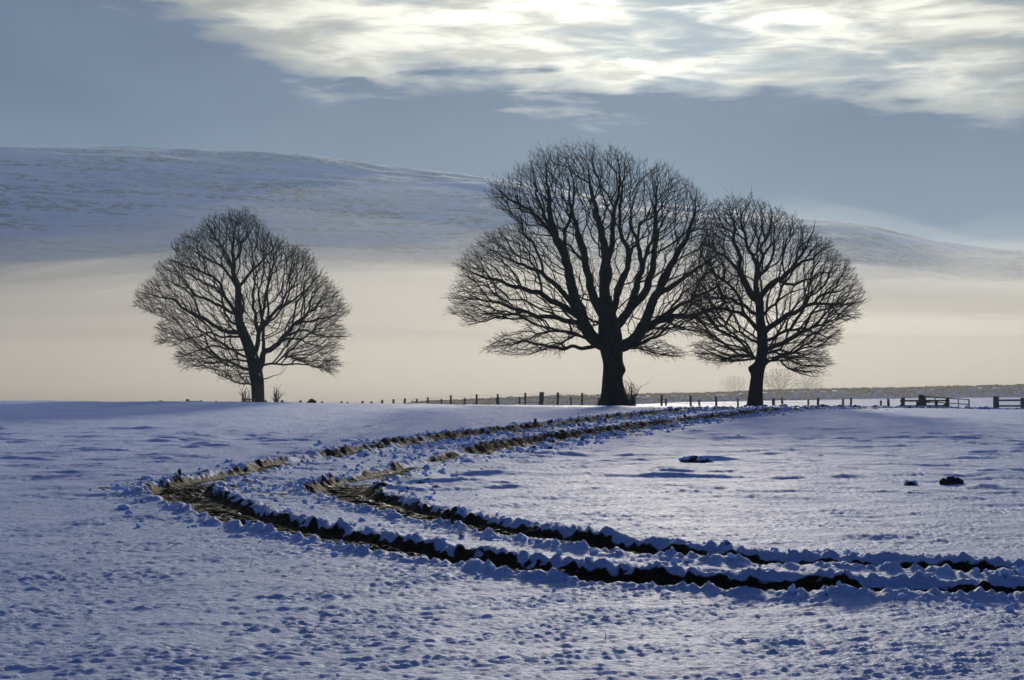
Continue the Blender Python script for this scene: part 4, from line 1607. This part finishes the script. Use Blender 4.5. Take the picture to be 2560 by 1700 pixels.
def stone_wall():
    Y = 165.0
    xs = lambda px: (px - 1280) / F * Y
    g = np.random.default_rng(21)
    x0, x1 = xs(1015), xs(2720)
    topz = lambda x: float(at(1280 + x * F / Y, np.interp(1280 + x * F / Y, [p[0] for p in WALL_TOP], [p[1] for p in WALL_TOP]), Y)[2])
    loc = np.array([x0, Y, gz(x0, Y)])
    root = empty('dry_stone_wall', tuple(loc), 'long dry stone wall patched with snow running behind the fences', 'wall')
    var = stone_variants(9, 5)
    for m in var:
        m.materials.append(M_STONE)
    # core: packed rubble behind the face stones
    n = 120
    V, Fc = [], []
    for i in range(n):
        x = x0 + (x1 - x0) * i / (n - 1)
        t = topz(x) - 0.30
        b = gz(x, Y) - 0.5
        t = max(t, b + 0.2)
        for (yy, zz) in ((-.30, b), (-.20, t), (.20, t), (.30, b)):
            V.append([x - loc[0], yy, zz - loc[2]])
    for i in range(n - 1):
        for k in range(4):
            Fc.append([i * 4 + k, i * 4 + (k + 1) % 4, i * 4 + 4 + (k + 1) % 4, i * 4 + 4 + k])
    Fc += [[3, 2, 1, 0], [(n - 1) * 4 + k for k in range(4)]]
    add_obj('core', mesh_np('core', np.array(V), np.array(Fc), False), M_STONE, root)
    rest = []

    def put(x, z, sx, sy, sz, yy, one):
        k = int(g.integers(9))
        rot = (g.normal(0, .08), g.normal(0, .12), g.normal(0, .12))
        if one:
            add_obj('stone', var[k], None, root, loc=(x - loc[0], yy, z - loc[2]), rot=rot, scale=(sx, sy, sz))
        else:
            b = np.empty(len(var[k].vertices) * 3, np.float32)
            var[k].vertices.foreach_get('co', b)
            rest.append((b.reshape(-1, 3) * [sx, sy, sz] + [x - loc[0], yy, z - loc[2]], k))
    count = 0
    x = x0
    while x < x1:       # cope stones, upright along the top
        w = g.uniform(.28, .72)
        h = g.uniform(.26, .46) * (1.25 if g.uniform() < .1 else 1)
        one = count < 175
        put(x + w / 2, topz(x + w / 2) - h * .5 + g.uniform(-.02, .09), w * 1.06, .55, h, g.normal(0, .03), one)
        count += 1
        x += w
    c = 0
    while True:
        zoff = 0.42 + c * 0.21
        any_row = False
        x = x0 + g.uniform(0, .3)
        while x < x1:
            w = g.uniform(.3, .75)
            z = topz(x) - zoff
            if z > gz(x + w / 2, Y) - 0.15:
                any_row = True
                one = count < 300 and c == 0
                put(x + w / 2, z, w, .3, .23, -.26 - .012 * c, one)
                count += 1
            x += w
        c += 1
        if not any_row or c > 9:
            break
    fv = np.array([list(p.vertices) for p in var[0].polygons])
    off = 0
    VV, FF = [], []
    for v, k in rest:
        VV.append(v)
        FF.append(fv + off)
        off += len(v)
    add_obj('stones', mesh_np('stones', np.vstack(VV), np.vstack(FF), False), M_STONE, root, kind='stuff')
    # snow blown against the face and lodged in it
    VV, FF, off = [], [], 0
    for i in range(900):
        x = g.uniform(x0, x1)
        lowz = gz(x, Y)
        t = topz(x) - .3
        if t - lowz < .15:
            continue
        z = lowz + (t - lowz) * g.uniform(0, 1) ** 2.0
        k = int(g.integers(9))
        b = np.empty(len(var[k].vertices) * 3, np.float32)
        var[k].vertices.foreach_get('co', b)
        s = [g.uniform(.12, .5), .14, g.uniform(.06, .22)]
        VV.append(b.reshape(-1, 3) * s + [x - loc[0], -.40, z - loc[2]])
        FF.append(fv + off)
        off += len(b) // 3
    add_obj('lodged_snow', mesh_np('lodged_snow', np.vstack(VV), np.vstack(FF)), M_SNOW, root, kind='stuff')


stone_wall()


# ------------------------------------------------------------------ snow clods, mud, molehills
def rut_point(k, i, lat):
    C = RUTS[k]
    i = min(max(i, 1), len(C) - 2)
    t = C[i + 1] - C[i - 1]
    t /= np.linalg.norm(t)
    return C[i] + lat * np.array([-t[1], t[0]])


def scatter_clods():
    g = np.random.default_rng(77)
    pos, size, kind = [], [], []
    for k, C in enumerate(RUTS):
        L = len(C)
        for i in range(L):
            y = C[i, 1]
            if y > 99 or C[i, 0] > 7 and y < 20:
                continue
            far = float(sstep(np.array([y]), 24, 45)[0])
            bendy = math.exp(-((y - 24.5) / 3.5) ** 2)
            lam = 1.1 + 1.8 * far + 2.8 * bendy
            for _ in range(g.poisson(lam)):
                sd = g.choice([-1, 1])
                lat = sd * (0.50 + abs(g.normal(0, .20 + .20 * far + .28 * bendy))) * (1 + .5 * far)
                if g.uniform() < 0.05 + .06 * bendy:
                    lat *= 1.6
                p = rut_point(k, i, lat)
                pos.append(p)
                s = 0.009 + g.gamma(1.25, 0.011 + .004 * bendy) * (1 + 1.7 * far)
                size.append(min(s, .045 + .05 * far + .015 * bendy))
                kind.append(g.uniform() < (0.05 + .42 * far + .10 * bendy) * (abs(lat) < .9 + .6 * far))
    pos, size, kind = np.array(pos), np.array(size), np.array(kind)
    d, s, k, o = rut_coords(pos[:, 0].copy(), pos[:, 1].copy())
    keep = np.abs(d) > 0.36
    pos, size, kind, d, s, k = pos[keep], size[keep], kind[keep], d[keep], s[keep], k[keep]
    zt, mud, wet = rut_profile(pos[:, 0], pos[:, 1], d, s, k.astype(float))
    z = ground_z(pos[:, 0], pos[:, 1]) + zt
    for name, sel, mat in (('snow_rubble', ~kind, M_SNOW), ('muddy_rubble', kind, M_SNOWDIRTY)):
        VV, FF, off = [], [], 0
        for (p, zz, sz) in zip(pos[sel], z[sel], size[sel]):
            v = SHAPES[int(g.integers(14))] * sz * g.uniform(.7, 1.3, 3) * [1, 1, .85]
            a = g.uniform(0, 6.28)
            c, q = math.cos(a), math.sin(a)
            v = v @ np.array([[c, q, 0], [-q, c, 0], [0, 0, 1]])
            VV.append(v + [p[0], p[1], zz + sz * .3])
            FF.append(ICO_F + off)
            off += len(v)
        add_obj(name, mesh_np(name, np.vstack(VV), np.vstack(FF)), mat, kind='stuff',
                label='broken lumps of snow heaped along the wheel ruts' if name == 'snow_rubble' else 'earth-stained lumps thrown up along the wheel ruts')
    print('clods', len(pos))


scatter_clods()


def lone_clod(name, label, cat, px, py, w_px, h_px, seed, mat, group=None, snow_cap=False):
    """a lump sitting on the snow; px,py = centre of its base"""
    x, y = hit(px, py)
    mpp = y / F
    w, h = w_px * mpp / 2, h_px * mpp
    g = np.random.default_rng(seed)
    v = clod_shape(g) * [w, w * .8, h * .62]
    v[:, 2] = np.maximum(v[:, 2] + h * .38, -h * .15)
    me = mesh_np(name, v, ICO_F)
    o = add_obj(name, me, mat, loc=(x, y, gz(x, y) - 0.01), label=label, category=cat)
    if group:
        o['group'] = group
    return o


CL = 'snow clods thrown clear of the ruts'
for i, (px, py, w, h, lab) in enumerate([
        (296, 1231, 36, 13, 'flat wedge of snow lying farthest out beyond the bend of the outer rut'),
        (326, 1238, 18, 11, 'pale round snow clod beside the flat wedge at the outer bend'),
        (365, 1205, 32, 15, 'large rounded snow clod at the outer edge of the bend above the flat wedge'),
        (308, 1273, 34, 16, 'snow clod on the open snow just outside the rut bend, with small pieces by it'),
        (346, 1318, 14, 14, 'upright cube of snow standing alone on the smooth snow below the bend'),
        (281, 1305, 13, 9, 'small snow ball lying alone on open snow left by the bend'),
        (571, 1160, 18, 14, 'snow clod perched on the far berm where the ruts straighten'),
        (1212, 1197, 16, 11, 'single snow ball on the inside of the curve at the end of the scattered lumps'),
        (1314, 1154, 20, 6, 'dark flat lump lying alone inside the curve'),
        (1135, 1193, 20, 12, 'snow lump with dark side within the curve beside the single snow ball'),
        (1092, 1222, 44, 11, 'ragged low heap of snow and earth inside the curve'),
        (1420, 1118, 24, 8, 'snow lump beside the inner rut where it runs to the trees')]):
    lone_clod('snow_clod', lab, 'snow clod', px, py, w, h, 200 + i, M_SNOW if i not in (8, 10) else M_SNOWDIRTY, CL)


def molehill(label, px, py, w_px, h_px, seed, cap):
    x, y = hit(px, py)
    mpp = y / F
    w, h = w_px * mpp / 2, h_px * mpp
    g = np.random.default_rng(seed)
    z0 = gz(x, y)
    root = empty('molehill', (x, y, z0), label, 'molehill', 'molehills and earth lumps in the snow')
    n, m = 40, 12
    V, Fc = [], []
    for j in range(m):
        t = j / (m - 1)
        for i in range(n):
            a = 2 * math.pi * i / n
            rr = (1 - t) ** 0.6 * (1 + 0.12 * math.sin(3 * a + seed) + 0.10 * g.normal())
            zz = h * (t ** 0.55) * (1 + 0.10 * g.normal()) - 0.03
            V.append([w * rr * math.cos(a), w * .7 * rr * math.sin(a), zz])
    for j in range(m - 1):
        for i in range(n):
            k = (i + 1) % n
            Fc.append([j * n + i, j * n + k, (j + 1) * n + k, (j + 1) * n + i])
    add_obj('heap', mesh_np('heap', np.array(V), np.array(Fc), False), M_EARTH, root)
    VV, FF, off = [], [], 0
    for i in range(46):
        a, r = g.uniform(0, 6.28), g.uniform(0, 1) ** .6
        s = h * g.uniform(.08, .20)
        v = SHAPES[int(g.integers(14))] * s
        VV.append(v + [w * r * math.cos(a), w * .7 * r * math.sin(a), h * (1 - r) ** .33 * .95])
        FF.append(ICO_F + off)
        off += len(v)
    add_obj('crumbs', mesh_np('crumbs', np.vstack(VV), np.vstack(FF)), M_EARTH, root, kind='stuff')
    if cap:
        VV, FF, off = [], [], 0
        for i in range(16):
            a, r = g.uniform(0, 6.28), g.uniform(0, .95) ** .5
            s = h * g.uniform(.2, .42)
            v = SHAPES[int(g.integers(14))] * [s * 1.6, s * 1.3, s * .7]
            VV.append(v + [w * (r * math.cos(a) + .10) * cap, w * .7 * r * math.sin(a) - .1 * w, h * (1 - r) ** .33 * .95 + .1 * h])
            FF.append(ICO_F + off)
            off += len(v)
        add_obj('snow_cap', mesh_np('snow_cap', np.vstack(VV), np.vstack(FF)), M_SNOW, root, kind='stuff')


molehill('bare black molehill, the largest and darkest lump on the open snow', 2379, 1214, 62, 20, 1, 0)
molehill('long low mound of earth under snow with a drift behind it', 1738, 1156, 84, 16, 2, 1.0)
molehill('small molehill half covered with snow beside the bare black one', 2276, 1213, 36, 11, 3, .8)
molehill('thin crumbly patch of earth on the snow just below the half covered molehill', 2288, 1229, 26, 5, 4, 0)
molehill('tiny dark earth crumb behind a small drift, well beyond the black molehill', 2052, 1142, 16, 4, 5, 0)
molehill('tiny dark lump at the end of the long drift', 1846, 1092, 14, 5, 6, 0)
molehill('flat dark patch of earth beside a low drift near the black molehill', 2435, 1225, 30, 4, 7, 0)


def standing_clod():
    x, y = hit(448, 1190)
    g = np.random.default_rng(12)
    v = clod_shape(g, .9) * [.055, .05, .10]
    v[:, 0] *= 1 - 0.35 * (v[:, 2] / .10)
    v[:, 2] += .07
    z0 = gz(x, y)
    o = add_obj('turf_clod', mesh_np('turf_clod', v, ICO_F), M_EARTH, loc=(x, y, z0 - .02),
                label='dark upright clod of turf standing on the snow just outside the bend', category='turf clod')


standing_clod()


def grass_stems():
    g = np.random.default_rng(31)
    m, t = mat_new('dry_grass')
    principled(t, (0.10, 0.075, 0.035), 0.8)
    for i, (px, py, h, lab) in enumerate([
            (1513, 1598, 14, 'bent dry grass stem on open snow before the middle of the outer rut'),
            (625, 1421, 12, 'upright dry grass stem on the snow before the outer rut near its bend'),
            (2522, 1567, 14, 'dry grass stem in the snow before the straight end of the outer rut'),
            (1175, 1284, 7, 'short grass stem right behind the back berm of the inner rut'),
            (1785, 1126, 5, 'tiny grass stem between the long drift and the snowy mound'),
            (355, 1119, 6, 'tiny grass stem among the low drifts beyond the bend, below the lone tree'),
            (1855, 1590, 6, 'very short grass stem poking from snow beyond the bent stem'),
            (650, 1158, 6, 'small grass stem beside the far berm past the turf clod')]):
        x, y = hit(px, py)
        L = h * y / F
        P = np.array([[0, 0, -.02], [L * .12, 0, L * .5], [L * .38 * (1 if i % 2 else -.4), .01, L]])
        me = mesh_np('grass_stem', *tube_mesh('g', P, np.array([-1, 0, 1]), np.array([.0035, .003, .0015]), np.array([0, 1, 1], bool), 4, np.array([1, 2, -1]), np.zeros(3)))
        o = add_obj('grass_stem', me, m, loc=(x, y, gz(x, y)), label=lab, category='grass stem')
        o['group'] = 'dry grass stems in the snow'


grass_stems()


def fence_foot_rubble():
    """clods of frozen mud along the foot of the fence by the gate"""
    g = np.random.default_rng(55)
    VV, FF, off = [], [], 0
    for i in range(420):
        px = g.uniform(1900, 2640)
        Y = 107.5 + g.normal(0, 1.4)
        x = (px - 1280) / F * Y
        s = 0.05 + g.gamma(2, .03)
        v = SHAPES[int(g.integers(14))] * s * [1.4, 1.2, .7]
        VV.append(v + [x, Y, gz(x, Y) + s * .25])
        FF.append(ICO_F + off)
        off += len(v)
    add_obj('frozen_mud', mesh_np('frozen_mud', np.vstack(VV), np.vstack(FF)), M_SNOWDIRTY, kind='stuff')


fence_foot_rubble()
